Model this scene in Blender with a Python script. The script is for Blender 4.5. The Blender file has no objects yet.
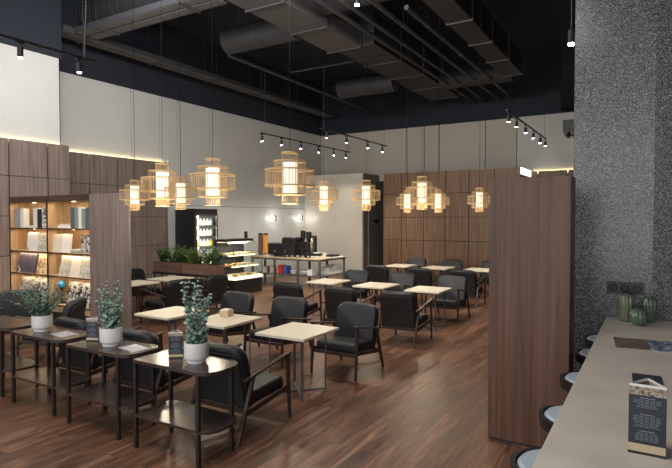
import bpy, bmesh, math, random
from mathutils import Vector, Matrix
random.seed(7)
D = bpy.data
COL = bpy.context.scene.collection
R = math.radians

# ------------------------------------------------------------------ materials
def new_mat(name):
    m = D.materials.new(name); m.use_nodes = True
    nt = m.node_tree; b = nt.nodes['Principled BSDF']
    return m, nt, b

def flat(name, c, rough=.5, metal=0, spec=.5, bump=0, bscale=60, var=0, vscale=8, coat=0):
    m, nt, b = new_mat(name)
    b.inputs['Base Color'].default_value = (*c, 1)
    b.inputs['Roughness'].default_value = rough
    b.inputs['Metallic'].default_value = metal
    b.inputs['Specular IOR Level'].default_value = spec
    b.inputs['Coat Weight'].default_value = coat
    tc = nt.nodes.new('ShaderNodeTexCoord')
    if bump:
        n = nt.nodes.new('ShaderNodeTexNoise'); n.inputs['Scale'].default_value = bscale
        n.inputs['Detail'].default_value = 4
        nt.links.new(tc.outputs['Object'], n.inputs['Vector'])
        bp = nt.nodes.new('ShaderNodeBump'); bp.inputs['Strength'].default_value = bump
        bp.inputs['Distance'].default_value = .01
        nt.links.new(n.outputs['Fac'], bp.inputs['Height']); nt.links.new(bp.outputs['Normal'], b.inputs['Normal'])
    if var:
        n = nt.nodes.new('ShaderNodeTexNoise'); n.inputs['Scale'].default_value = vscale
        n.inputs['Detail'].default_value = 5
        nt.links.new(tc.outputs['Object'], n.inputs['Vector'])
        r = nt.nodes.new('ShaderNodeValToRGB')
        r.color_ramp.elements[0].position = .3; r.color_ramp.elements[1].position = .7
        r.color_ramp.elements[0].color = (*[max(0, x*(1-var)) for x in c], 1)
        r.color_ramp.elements[1].color = (*[min(1, x*(1+var)) for x in c], 1)
        nt.links.new(n.outputs['Fac'], r.inputs['Fac']); nt.links.new(r.outputs['Color'], b.inputs['Base Color'])
    return m

def wood(name, dark, light, scale=(40, 40, 1.2), rough=.45, streak=1.0, spec=.4):
    m, nt, b = new_mat(name)
    tc = nt.nodes.new('ShaderNodeTexCoord'); mp = nt.nodes.new('ShaderNodeMapping')
    mp.inputs['Scale'].default_value = scale
    nt.links.new(tc.outputs['Object'], mp.inputs['Vector'])
    n = nt.nodes.new('ShaderNodeTexNoise'); n.inputs['Scale'].default_value = 1.0
    n.inputs['Detail'].default_value = 6; n.inputs['Roughness'].default_value = .6
    n.inputs['Distortion'].default_value = .4
    nt.links.new(mp.outputs['Vector'], n.inputs['Vector'])
    r = nt.nodes.new('ShaderNodeValToRGB')
    r.color_ramp.elements[0].position = .33; r.color_ramp.elements[1].position = .68
    r.color_ramp.elements[0].color = (*dark, 1); r.color_ramp.elements[1].color = (*light, 1)
    nt.links.new(n.outputs['Fac'], r.inputs['Fac']); nt.links.new(r.outputs['Color'], b.inputs['Base Color'])
    b.inputs['Roughness'].default_value = rough
    b.inputs['Specular IOR Level'].default_value = spec
    return m

def emit(name, c, s):
    m, nt, b = new_mat(name)
    b.inputs['Base Color'].default_value = (*c, 1)
    b.inputs['Emission Color'].default_value = (*c, 1); b.inputs['Emission Strength'].default_value = s
    return m

def floor_mat():
    m, nt, b = new_mat('laminate_planks')
    tc = nt.nodes.new('ShaderNodeTexCoord'); mp = nt.nodes.new('ShaderNodeMapping')
    mp.inputs['Rotation'].default_value = (0, 0, R(90))
    nt.links.new(tc.outputs['Object'], mp.inputs['Vector'])
    br = nt.nodes.new('ShaderNodeTexBrick')
    br.offset = .37; br.inputs['Scale'].default_value = 1
    br.inputs['Brick Width'].default_value = 1.25; br.inputs['Row Height'].default_value = .19
    br.inputs['Mortar Size'].default_value = .0025; br.inputs['Mortar Smooth'].default_value = .3
    br.inputs['Color1'].default_value = (0, 0, 0, 1); br.inputs['Color2'].default_value = (1, 1, 1, 1)
    br.inputs['Mortar'].default_value = (0, 0, 0, 1)
    nt.links.new(mp.outputs['Vector'], br.inputs['Vector'])
    # grain along Y, shifted per plank
    mp2 = nt.nodes.new('ShaderNodeMapping'); mp2.inputs['Scale'].default_value = (11, 1.2, 1)
    nt.links.new(tc.outputs['Object'], mp2.inputs['Vector'])
    add = nt.nodes.new('ShaderNodeVectorMath'); add.operation = 'ADD'
    sc = nt.nodes.new('ShaderNodeVectorMath'); sc.operation = 'SCALE'; sc.inputs['Scale'].default_value = 40
    nt.links.new(br.outputs['Color'], sc.inputs[0])
    nt.links.new(mp2.outputs['Vector'], add.inputs[0]); nt.links.new(sc.outputs['Vector'], add.inputs[1])
    n = nt.nodes.new('ShaderNodeTexNoise'); n.inputs['Scale'].default_value = 1; n.inputs['Detail'].default_value = 7
    n.inputs['Roughness'].default_value = .62; n.inputs['Distortion'].default_value = .9
    nt.links.new(add.outputs['Vector'], n.inputs['Vector'])
    r = nt.nodes.new('ShaderNodeValToRGB')
    e = r.color_ramp.elements
    e[0].position = .3; e[0].color = (.048, .020, .011, 1)
    e[1].position = .72; e[1].color = (.27, .140, .082, 1)
    k = e.new(.5); k.color = (.135, .063, .036, 1)
    nt.links.new(n.outputs['Fac'], r.inputs['Fac'])
    # plank tone
    mr = nt.nodes.new('ShaderNodeMapRange'); mr.inputs['To Min'].default_value = .72; mr.inputs['To Max'].default_value = 1.25
    nt.links.new(br.outputs['Color'], mr.inputs['Value'])
    mx = nt.nodes.new('ShaderNodeVectorMath'); mx.operation = 'SCALE'
    nt.links.new(r.outputs['Color'], mx.inputs[0]); nt.links.new(mr.outputs['Result'], mx.inputs['Scale'])
    mort = nt.nodes.new('ShaderNodeMix'); mort.data_type = 'RGBA'
    nt.links.new(br.outputs['Fac'], mort.inputs['Factor'])
    nt.links.new(mx.outputs['Vector'], mort.inputs['A']); mort.inputs['B'].default_value = (.03, .016, .011, 1)
    nt.links.new(mort.outputs['Result'], b.inputs['Base Color'])
    mr2 = nt.nodes.new('ShaderNodeMapRange'); mr2.inputs['To Min'].default_value = .27; mr2.inputs['To Max'].default_value = .48
    nt.links.new(n.outputs['Fac'], mr2.inputs['Value']); nt.links.new(mr2.outputs['Result'], b.inputs['Roughness'])
    b.inputs['Specular IOR Level'].default_value = .55
    bp = nt.nodes.new('ShaderNodeBump'); bp.inputs['Strength'].default_value = .12; bp.inputs['Distance'].default_value = .004
    nt.links.new(n.outputs['Fac'], bp.inputs['Height']); nt.links.new(bp.outputs['Normal'], b.inputs['Normal'])
    return m

def granite_mat():
    m, nt, b = new_mat('speckled_granite')
    tc = nt.nodes.new('ShaderNodeTexCoord')
    v = nt.nodes.new('ShaderNodeTexVoronoi'); v.inputs['Scale'].default_value = 185
    v.inputs['Randomness'].default_value = 1
    n = nt.nodes.new('ShaderNodeTexNoise'); n.inputs['Scale'].default_value = 170; n.inputs['Detail'].default_value = 3
    nt.links.new(tc.outputs['Object'], v.inputs['Vector']); nt.links.new(tc.outputs['Object'], n.inputs['Vector'])
    sep = nt.nodes.new('ShaderNodeSeparateColor'); nt.links.new(v.outputs['Color'], sep.inputs['Color'])
    mul = nt.nodes.new('ShaderNodeMath'); mul.operation = 'MULTIPLY'
    nt.links.new(sep.outputs[0], mul.inputs[0]); nt.links.new(n.outputs['Fac'], mul.inputs[1])
    r = nt.nodes.new('ShaderNodeValToRGB'); e = r.color_ramp.elements
    e[0].position = .04; e[0].color = (.022, .023, .026, 1)
    e[1].position = .60; e[1].color = (.60, .60, .61, 1)
    k = e.new(.3); k.color = (.085, .087, .092, 1)
    nt.links.new(mul.outputs[0], r.inputs['Fac']); nt.links.new(r.outputs['Color'], b.inputs['Base Color'])
    b.inputs['Roughness'].default_value = .22
    return m

def art_mat(name, cols, scale=6, detail=2, thresh=None):
    """printed cover: blotches of several colours"""
    m, nt, b = new_mat(name)
    tc = nt.nodes.new('ShaderNodeTexCoord')
    n = nt.nodes.new('ShaderNodeTexNoise'); n.inputs['Scale'].default_value = scale; n.inputs['Detail'].default_value = detail
    n.inputs['Distortion'].default_value = 1.2
    nt.links.new(tc.outputs['Object'], n.inputs['Vector'])
    r = nt.nodes.new('ShaderNodeValToRGB'); r.color_ramp.interpolation = 'CONSTANT'
    e = r.color_ramp.elements
    e[0].position = 0; e[0].color = (*cols[0], 1)
    e[1].position = .62; e[1].color = (*cols[-1], 1)
    for i, c in enumerate(cols[1:-1]):
        q = e.new(.36 + .26*(i+0)/max(1, len(cols)-2)); q.color = (*c, 1)
    nt.links.new(n.outputs['Fac'], r.inputs['Fac']); nt.links.new(r.outputs['Color'], b.inputs['Base Color'])
    b.inputs['Roughness'].default_value = .4
    return m

M = {}
M['floor'] = floor_mat()
M['granite'] = granite_mat()
M['upper_wall'] = flat('painted_panel', (.54, .54, .515), .75, var=.05, vscale=.6)
M['upper_back'] = flat('painted_panel_taupe', (.50, .46, .395), .75, var=.05, vscale=.6)
M['clad_grey'] = flat('grey_tile', (.52, .535, .515), .4, var=.05, vscale=1.2)
M['stub'] = flat('beige_tile', (.58, .54, .47), .45, var=.05, vscale=1.2)
M['dark_wall'] = flat('dark_paint', (.0125, .017, .027), .8)
M['brown_wall'] = flat('dark_brown_paint', (.19, .165, .145), .6)
M['wood_left'] = wood('ash_brown_veneer', (.125, .093, .080), (.255, .200, .175), (22, 22, .7), .5)
M['wood_back'] = wood('walnut_veneer', (.125, .070, .042), (.265, .160, .098), (22, 22, .7), .5)
M['wood_div'] = wood('dark_walnut_veneer', (.066, .029, .017), (.150, .074, .043), (15, 15, .45), .42)
M['wood_case'] = wood('oak_lining', (.36, .23, .12), (.62, .42, .24), (20, 20, 1.2), .5)
M['wood_dark'] = wood('espresso_wood', (.012, .009, .008), (.034, .023, .019), (3, 30, 30), .38)
M['wood_arm'] = wood('stained_beech', (.020, .011, .008), (.060, .034, .025), (20, 6, 20), .4)
M['wood_console'] = wood('espresso_console', (.030, .021, .017), (.068, .048, .039), (2.5, 30, 30), .22)
M['groove'] = flat('groove_shadow_gap', (.02, .016, .014), .9)
M['ceiling'] = flat('ceiling_dark', (.015, .019, .028), .9)
M['duct'] = flat('duct_paint', (.026, .026, .029), .6, var=.15, vscale=3)
M['duct_light'] = flat('duct_insulation', (.088, .085, .087), .65, var=.08, vscale=3)
M['pipe'] = flat('pipe_paint', (.038, .039, .045), .5)
M['black_metal'] = flat('black_metal', (.012, .012, .013), .45)
M['grey_metal'] = flat('grey_metal', (.15, .15, .155), .4, metal=.5)
M['leather'] = flat('black_leather', (.011, .0125, .015), .43, bump=.25, bscale=140, spec=.38)
M['leather_back'] = flat('black_leather_rear', (.009, .009, .010), .6, bump=.15, bscale=140)
M['tabletop'] = flat('cream_laminate', (.70, .635, .50), .35, var=.06, vscale=14)
M['edge'] = flat('laminate_edge', (.55, .49, .39), .5)
M['counter'] = flat('beige_stone', (.50, .455, .395), .36, var=.08, vscale=4.5)
M['ceramic'] = flat('speckled_ceramic', (.76, .755, .73), .35, var=.05, vscale=40)
M['soil'] = flat('soil', (.02, .013, .01), .95, bump=.6, bscale=60)
M['euca'] = flat('eucalyptus_leaf', (.20, .30, .24), .55, var=.35, vscale=22)
M['euca_dark'] = flat('fine_green_leaf', (.12, .19, .13), .55, var=.4, vscale=22)
M['stem'] = flat('green_stem', (.09, .10, .05), .7)
M['fern'] = flat('fern_leaf', (.075, .17, .035), .5, var=.5, vscale=9)
M['fern_light'] = flat('fern_leaf_pale', (.22, .30, .07), .5, var=.4, vscale=9)
M['bamboo'] = flat('split_bamboo', (.52, .36, .18), .55)
M['shade'] = emit('glowing_lamp_cloth', (1, .92, .78), .72)
M['cable'] = flat('cable', (.012, .012, .012), .95, spec=.05)
M['lens'] = emit('lit_lens', (1, .92, .80), 30)
M['led'] = emit('warm_led_strip', (1, .78, .38), 7)
M['matt_black'] = flat('matt_black', (.003, .003, .0035), .9, spec=.1)
M['white'] = flat('white_paint', (.75, .75, .73), .5)
M['paper'] = flat('paper', (.72, .70, .65), .6)
M['navy_card'] = flat('navy_card', (.014, .019, .030), .45)
M['menu_base'] = flat('kraft_band', (.50, .41, .26), .6)
M['print'] = flat('pale_print', (.22, .24, .27), .6)
M['photo'] = art_mat('photo_print', [(.05, .03, .02), (.22, .15, .09), (.36, .32, .27), (.08, .06, .05)], 30)
M['green_glass'] = flat('ribbed_green_glass', (.10, .155, .10), .12, spec=.9, coat=.6)
M['green_pale'] = flat('ribbed_pale_glass', (.20, .235, .15), .15, spec=.9, coat=.5)
M['seat_blue'] = flat('grey_blue_seat', (.36, .43, .50), .5)
M['socket'] = flat('socket_black', (.010, .011, .014), .3)
M['brown_box'] = wood('planter_veneer', (.095, .052, .038), (.18, .105, .078), (2, 30, 20), .5)
M['fridge_glow'] = emit('fridge_light', (1, .97, .88), 2.6)
M['case_glow'] = emit('case_light', (1, .88, .58), 1.05)
M['kitchen_top'] = wood('pale_wood_top', (.50, .38, .22), (.70, .56, .36), (3, 20, 20), .45)
M['chrome'] = flat('chrome', (.6, .6, .6), .2, metal=1)
M['pastry'] = flat('baked_crust', (.62, .36, .12), .6, var=.3, vscale=30)
M['cream'] = flat('icing', (.80, .70, .52), .6, var=.15, vscale=30)
M['yellow'] = flat('yellow_label', (.80, .62, .10), .5)
M['red'] = flat('red_plastic', (.55, .03, .03), .4)
M['blue'] = flat('blue_plastic', (.05, .10, .35), .4)
M['cyan'] = flat('blue_globe', (.05, .32, .60), .3)
M['orange'] = flat('orange_juice', (.75, .33, .05), .3)
M['syrup'] = flat('brown_syrup', (.16, .06, .03), .3)
M['coffee_beans'] = flat('dark_hopper', (.02, .018, .018), .25)
M['leaflet'] = art_mat('leaflet_print', [(.60, .58, .56), (.30, .28, .42), (.62, .60, .58), (.2, .18, .24)], 14)
M['mag_brown'] = art_mat('magazine_brown', [(.02, .018, .015), (.06, .045, .035), (.16, .12, .09), (.03, .026, .022)], 16)
M['mag_blue'] = art_mat('magazine_blue', [(.015, .03, .07), (.03, .07, .15), (.30, .33, .36), (.02, .04, .08)], 14)
g, nt, b = new_mat('clear_glass'); M['glass'] = g
b.inputs['Base Color'].default_value = (.9, .95, .95, 1); b.inputs['Roughness'].default_value = .03
b.inputs['Transmission Weight'].default_value = 1; b.inputs['IOR'].default_value = 1.05

# ------------------------------------------------------------------ mesh builder
class MB:
    def __init__(s): s.bm = bmesh.new(); s.smooth = False
    def _x(s, vs, mat):
        if mat is not None: bmesh.ops.transform(s.bm, matrix=mat, verts=vs)
        return s
    def box(s, x0, x1, y0, y1, z0, z1, mat=None, bev=0, seg=2):
        r = bmesh.ops.create_cube(s.bm, size=1); vs = r['verts']
        for v in vs:
            v.co = Vector(((x0+x1)/2+v.co.x*(x1-x0), (y0+y1)/2+v.co.y*(y1-y0), (z0+z1)/2+v.co.z*(z1-z0)))
        if bev:
            es = list({e for v in vs for e in v.link_edges})
            r = bmesh.ops.bevel(s.bm, geom=es, offset=bev, segments=seg, affect='EDGES', profile=.5)
            vs = list({v for f in r['faces'] for v in f.verts} | {v for v in vs if v.is_valid})
        return s._x(vs, mat)
    def bar(s, p, q, w, h, w2=None, h2=None, bev=.003, up=(0, 0, 1)):
        """rectangular bar from p to q, section w x h tapering to w2 x h2"""
        p, q = Vector(p), Vector(q); d = (q-p).normalized(); u = Vector(up)
        a = d.cross(u)
        if a.length < 1e-3: a = d.cross(Vector((0, 1, 0)))
        a.normalize(); c = a.cross(d)
        w2 = w if w2 is None else w2; h2 = h if h2 is None else h2
        vs = []
        for P, W, H in ((p, w, h), (q, w2, h2)):
            for i, j in ((-1, -1), (1, -1), (1, 1), (-1, 1)):
                vs.append(s.bm.verts.new(P+a*W/2*i+c*H/2*j))
        fs = [(3, 2, 1, 0), (4, 5, 6, 7)]+[(i, (i+1) % 4, (i+1) % 4+4, i+4) for i in range(4)]
        F = [s.bm.faces.new([vs[i] for i in f]) for f in fs]
        if bev:
            es = list({e for f in F for e in f.edges})
            bmesh.ops.bevel(s.bm, geom=es, offset=bev, segments=1, affect='EDGES')
        return s
    def tube(s, p, q, r, r2=None, n=10):
        p, q = Vector(p), Vector(q); d = q-p; L = d.length
        m = Matrix.Translation((p+q)/2) @ d.to_track_quat('Z', 'Y').to_matrix().to_4x4()
        bmesh.ops.create_cone(s.bm, cap_ends=True, segments=n, radius1=r, radius2=r if r2 is None else r2, depth=L, matrix=m)
        return s
    def lathe(s, prof, n=24, mat=None, ribs=0, amp=0):
        rings = []; new = []
        for (r, z) in prof:
            ring = []
            for i in range(n):
                a = 2*math.pi*i/n
                rr = r*(1+(amp*math.cos(ribs*a) if ribs else 0))
                v = s.bm.verts.new((rr*math.cos(a), rr*math.sin(a), z)); ring.append(v); new.append(v)
            rings.append(ring)
        for k in range(len(rings)-1):
            for i in range(n):
                s.bm.faces.new((rings[k][i], rings[k][(i+1) % n], rings[k+1][(i+1) % n], rings[k+1][i]))
        if prof[0][0] > 1e-4: s.bm.faces.new(list(reversed(rings[0])))
        if prof[-1][0] > 1e-4: s.bm.faces.new(rings[-1])
        return s._x(new, mat)
    def prism(s, pts, z0, z1, mat=None):
        n = len(pts)
        a = [s.bm.verts.new((x, y, z0)) for x, y in pts]; b = [s.bm.verts.new((x, y, z1)) for x, y in pts]
        s.bm.faces.new(list(reversed(a))); s.bm.faces.new(b)
        for i in range(n): s.bm.faces.new((a[i], a[(i+1) % n], b[(i+1) % n], b[i]))
        return s._x(a+b, mat)
    def ring(s, z, ro, ri, h, n=40, mat=None):
        new = []; R4 = []
        for (r, zz) in ((ro, z-h/2), (ro, z+h/2), (ri, z+h/2), (ri, z-h/2)):
            q = [s.bm.verts.new((r*math.cos(2*math.pi*i/n), r*math.sin(2*math.pi*i/n), zz)) for i in range(n)]
            R4.append(q); new += q
        for k in range(4):
            A, B = R4[k], R4[(k+1) % 4]
            for i in range(n): s.bm.faces.new((A[i], A[(i+1) % n], B[(i+1) % n], B[i]))
        return s._x(new, mat)
    def sphere(s, c, r, sc=(1, 1, 1), n=12):
        m = Matrix.Translation(c) @ Matrix.Diagonal((*sc, 1))
        bmesh.ops.create_uvsphere(s.bm, u_segments=n, v_segments=max(6, n//2+2), radius=r, matrix=m)
        return s
    def leaf(s, c, r, nrm, up=(0, 0, 1), asp=1.0, fold=.15):
        """a small cupped leaf blade with thickness-less pair of halves"""
        c = Vector(c); n = Vector(nrm).normalized(); a = n.cross(Vector(up))
        if a.length < 1e-3: a = Vector((1, 0, 0))
        a.normalize(); b = a.cross(n)
        pts = []
        for i in range(8):
            t = 2*math.pi*i/8
            x, y = math.cos(t)*r, math.sin(t)*r*asp
            pts.append(s.bm.verts.new(c+a*x+b*y+n*(abs(x)*fold)))
        s.bm.faces.new(pts)
        return s
    def build(s, name, mat, parent=None, loc=None, smooth=False, kind=None):
        bmesh.ops.recalc_face_normals(s.bm, faces=s.bm.faces)
        me = D.meshes.new(name); s.bm.to_mesh(me); s.bm.free()
        me.materials.append(mat)
        if smooth:
            for p in me.polygons: p.use_smooth = True
            if smooth != 'all':
                try: me.set_sharp_from_angle(angle=R(40))
                except Exception: pass
        o = D.objects.new(name, me); COL.objects.link(o)
        if parent: o.parent = parent
        if loc: o.location = loc
        if kind: o['kind'] = kind
        return o

def empty(name, loc, rz=0, label=None, cat=None, group=None):
    o = D.objects.new(name, None); o.empty_display_size = .1; COL.objects.link(o)
    o.location = loc; o.rotation_euler = (0, 0, rz)
    return tag(o, label, cat, group)
def tag(o, label=None, cat=None, group=None, kind=None):
    if label: o['label'] = label
    if cat: o['category'] = cat
    if group: o['group'] = group
    if kind: o['kind'] = kind
    return o
def copy_tree(o, parent=None):
    c = o.copy(); COL.objects.link(c)
    if parent: c.parent = parent
    for ch in KIDS.get(o.name, []) or list(o.children): copy_tree(ch, c)
    return c
KIDS = {}
def ident(m): return m

# ------------------------------------------------------------------ setting
def struct(name, mb, mat, **k):
    return mb.build(name, mat, kind='structure', **k)

XP, XL, YB, YR = -10.95, -11.86, 17.0, 18.72
ZW, ZC, ZT = 3.70, 5.55, 7.6
struct('floor', MB().box(-12.6, 4.2, -4.5, 22.2, -.12, 0), M['floor'])
struct('ceiling', MB().box(-12.6, 4.2, -4.5, 22.2, ZT, ZT+.15), M['ceiling'])
# walls: pale board upper left with shadow gaps
def wall_boards_x(x, ys, z0, z1, t=.10, gap=.012):
    mb = MB()
    for a, c in zip(ys, ys[1:]): mb.box(x-t, x, a+gap, c-gap, z0, z1)
    return mb
struct('wall_left', wall_boards_x(XL-.10, [6.86, 9.34, 10.29, 10.94, 12.24, 15.2, 18.82], ZW-.1, ZC, .08), M['upper_wall'])
struct('wall_left', wall_boards_x(XP-.09, [-4.5, 1.5, 6.80], ZW-.1, ZC, .08), M['upper_wall'])
struct('wall_left', MB().box(-12.5, XL-.19, -4.5, 22, 0, ZT), M['dark_wall'])
struct('wall_left', MB().box(XL-.20, XL-.10, 6.86, YR, ZC, ZT).box(XL-.2, XP-.09, -4.5, 6.86, ZC, ZT).box(XL-.2, XP-.18, -4.5, 6.86, 0, ZC), M['dark_wall'])
def cladding_x(x, ys, zs, t=.05, gap=.012):
    mb = MB()
    for a, c in zip(ys, ys[1:]):
        for u, v in zip(zs, zs[1:]): mb.box(x-t, x, a+gap, c-gap, u+.006, v-.006)
    return mb
ROWS = [0.0, .58, 1.37, 2.16, 2.96, ZW]
struct('wall_left', cladding_x(XP, [-4.5, .8, 1.6, 2.4, 3.2, 4.0, 4.85, 5.68, 6.46, 6.95], ROWS), M['wood_left'])
struct('wall_left', cladding_x(XL, [6.95, 8.03, 8.82, 9.72, 10.46], ROWS), M['wood_left'])
struct('trim_1', MB().box(XP-.17, XP-.056, -4.5, 6.85, 0, ZW-.10).box(XL-.18, XL-.056, 6.95, 10.46, 0, ZW-.10), M['groove'])
struct('wall_left', cladding_x(XL, [10.48, 12.3, 14.1, 15.9, 17.36], [0, 1.25, 2.5, 3.80], gap=.002), M['clad_grey'])
# return face at the end of the stepped-out wall
struct('wall_left', MB().box(XL-.2, XP-.02, 6.84, 6.93, 0, ZW-.02), M['wood_left'])
# stub block (coffee corner back wall)
struct('wall_back', MB().box(XL-.05, -9.29, 17.36, 17.42, 0, 3.80), M['stub'])
struct('wall_back', MB().box(XL-.05, -9.27, 17.42, 21.5, 0, 3.80), M['brown_wall'])
# upper back wall, boards with shadow gaps
mb = MB(); xs = [XL-.1, -8.13, -7.40, -6.82, -5.13, -4.06]
for a, c in zip(xs, xs[1:]): mb.box(a+.012, c-.012, YR, YR+.1, ZW-.12, ZC)
struct('wall_back', mb, M['upper_back'])
struct('wall_back', MB().box(-4.04, 4.2, YR-.04, YR+.1, ZW-.12, ZC), M['upper_wall'])  # brightness from the track lights is put into this paler wall colour
struct('wall_back', MB().box(-12.5, 4.2, YR-.02, YR+.1, ZC, ZT).box(-12.5, 4.2, 22, 22.2, 0, ZT), M['dark_wall'])
# walnut panelled block standing forward
mb = MB(); xs = [-8.24, -7.54, -6.73, -5.96, -5.17, -4.35, -3.58]
for a, c in zip(xs, xs[1:]):
    for u, v in zip(ROWS, ROWS[1:]): mb.box(a+.010, c-.010, YB-.04, YB, u+.008, v-.008)
struct('wall_back', mb, M['wood_back'])
struct('wall_back', MB().box(-8.24, -3.60, YB+.001, YR-.03, 0, ZW-.01), M['groove'])
struct('wall_back', MB().box(-3.60, -3.57, YB-.02, YR-.2, 0, ZW-.3), M['wood_back'])
mb = MB(); xs = [-3.55, -3.35, -2.43, -1.5, -.6, .3, 1.2, 2.1, 3.0, 4.2]
for a, c in zip(xs, xs[1:]):
    for u, v in zip(ROWS, ROWS[1:]): mb.box(a+.012, c-.012, YR-.14, YR-.08, u+.008, v-.008)
struct('wall_back', mb, M['wood_div'])
struct('wall_right', MB().box(4.05, 4.2, -4.5, 22, 0, ZT), M['dark_wall'])
# led coves on top of the panelling
o = struct('trim_2', MB().box(XP-.085, XP-.055, -4.5, 6.93, ZW-.05, ZW-.004).box(XL-.095, XL-.055, 6.97, 10.4, ZW-.05, ZW-.004), M['led'])
o = struct('trim_3', MB().box(-3.5, 4.0, YR-.075, YR-.045, ZW-.05, ZW-.004), M['led'])
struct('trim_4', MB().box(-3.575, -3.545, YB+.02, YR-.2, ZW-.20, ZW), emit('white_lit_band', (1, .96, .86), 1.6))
# door in the side of the stub, with a little sign
d = struct('door_1', MB().box(-9.27, -9.22, 17.75, 19.2, 0, 3.0, bev=.01), M['brown_wall'])
MB().box(-9.22, -9.205, 18.2, 18.55, 1.95, 2.08).build('door_sign', M['socket'], d)
MB().bar((-9.19, 17.9, 1.05), (-9.19, 18.05, 1.05), .02, .02).build('door_handle', M['chrome'], d)

# ------------------------------------------------------------------ pillar
tag(MB().prism([(-.78, 6.42), (-.01, 6.42), (1.3, 6.66), (1.3, 8.2), (-.78, 8.2)], 0, ZT).build('pillar', M['granite']),
    'grey speckled granite pillar at the end of the bar counter', 'pillar')
D.objects['pillar']['kind'] = 'structure'; 
for k in ('label', 'category'): del D.objects['pillar'][k]
D.objects['pillar'].name = 'wall_pillar'
t = empty('power_socket', (-.26, 6.42, 1.365), 0, 'black three-gang power socket on the granite pillar', 'socket')
MB().box(-.172, .172, -.012, 0, -.062, .062, bev=.004).build('cover_plate', M['socket'], t)
for k in (-1, 0, 1):
    MB().lathe([(.042, 0), (.042, .006), (.036, .008), (.034, .002)], 20, Matrix.Translation((k*.112, -.012, 0)) @ Matrix.Rotation(R(90), 4, 'X')).build('socket_outlet', M['black_metal'], t)

# ------------------------------------------------------------------ divider
t = empty('divider_panel', (-.985, 5.05, 0), 0, 'tall dark walnut divider panel standing beside the granite pillar', 'divider')
MB().box(-.355, .355, 0, .30, .02, 2.48, bev=.002).build('panel', M['wood_div'], t)
MB().box(-.345, .345, .01, .29, 0, .02).build('plinth', M['black_metal'], t)

# ------------------------------------------------------------------ bookcase
BX0, BX1, BS, BY = -10.94, -7.34, -8.39, 5.67
case = empty('bookcase', (0, BY, 0), 0, 'tall built-in wooden bookcase with lit shelves of books and magazines', 'bookcase')
dp = .38
MB().box(BS, BX1, 0, .03, 0, 2.53).box(BS, BS+.04, .05, dp, 0, 2.53).build('side_panel', M['wood_left'], case)
MB().box(BX0, BS, -.005, dp, 2.42, 2.53).build('header', wood('header_walnut', (.035, .020, .013), (.085, .05, .034), (2, 20, 20)), case)
MB().box(BX0, BS, 0, dp, 0, .40).box(BX0, BX0+.02, -.012, 0, .40, 2.46).build('base_panel', M['wood_dark'], case)
MB().box(BX0+.02, BS, dp-.02, dp, .40, 2.46).build('back_panel', M['wood_case'], case)
MB().box(-9.665, -9.635, 0, dp-.02, .40, 2.46).build('middle_divider', M['wood_case'], case)
MB().box(-9.668, -9.632, -.012, 0, .40, 2.46).build('divider_edge', M['wood_arm'], case)
SH = [.53, 1.06, 1.49, 1.935]
MB().box(BX0, BX0+.02, 0, dp, .40, 2.46).build('left_lining', M['wood_case'], case)
for z in SH:
    k = MB().box(BX0+.02, BS, 0, dp-.02, z-.022, z).build('shelf', M['wood_case'], case)
    MB().box(BX0+.02, BS, -.008, 0, z-.024, z-.002).build('shelf_edge', M['wood_arm'], k)
MB().box(BX0+.02, BS, -.01, .002, .4, .5).build('shelf_lip', M['wood_case'], case)
for bx0, bx1 in ((BX0+.05, -9.68), (-9.62, BS-.03)):
    for z in (2.419, 1.912, 1.467, 1.037):
        MB().lathe([(.0001, -.008), (.03, -.006), (.035, 0)], 14, Matrix.Translation(((bx0+bx1)/2, .12, z))).build('shelf_light', M['led'], case)

COVERS = {
 'grey': flat('cover_grey', (.30, .30, .29), .6), 'white': flat('cover_white', (.72, .70, .66), .6),
 'black': flat('cover_black', (.02, .02, .022), .5), 'sage': flat('cover_sage', (.22, .27, .22), .6),
 'slate': flat('cover_slate', (.08, .11, .13), .5), 'cream': flat('cover_cream', (.66, .60, .48), .6),
 'zebra': art_mat('cover_zebra', [(.02, .02, .02), (.75, .73, .70), (.02, .02, .02), (.75, .73, .70)], 12),
 'sketch': art_mat('cover_sketch', [(.56, .55, .48), (.38, .37, .29), (.60, .58, .50), (.20, .21, .17)], 9),
 'plum': art_mat('cover_plum', [(.060, .050, .075), (.10, .085, .12), (.06, .05, .075), (.50, .48, .34)], 3.2),
 'amber': art_mat('cover_amber', [(.70, .40, .14), (.78, .62, .36), (.35, .16, .06), (.80, .68, .46)], 8),
 'mono': art_mat('cover_mono', [(.03, .03, .03), (.50, .48, .45), (.03, .03, .03), (.42, .40, .38)], 6.5),
 'rose': art_mat('cover_rose', [(.40, .37, .34), (.20, .17, .15), (.48, .44, .40), (.30, .15, .12)], 8),
 'shots': art_mat('cover_shots', [(.74, .72, .68), (.70, .68, .64), (.74, .72, .68), (.14, .13, .13)], 5),
}
def book(x0, x1, z, h, c, lab, depth=.11, y=.03, tilt=0, grp=None, kind='book'):
    """upright book or face-out magazine, base on shelf at z"""
    w = x1-x0
    t = empty(kind, ((x0+x1)/2, BY+y, z), 0, lab, kind, grp)
    lean = Matrix.Rotation(R(-tilt), 4, 'X')
    MB().box(-w/2, w/2, 0, .004, 0, h, lean).box(-w/2, -w/2+.004, .004, depth, 0, h, lean).box(w/2-.004, w/2, .004, depth, 0, h, lean).build('cover', COVERS[c], t)
    MB().box(-w/2+.004, w/2-.004, .004, depth-.006, .004, h-.004, lean).build('pages', M['paper'], t)
    return t
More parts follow.
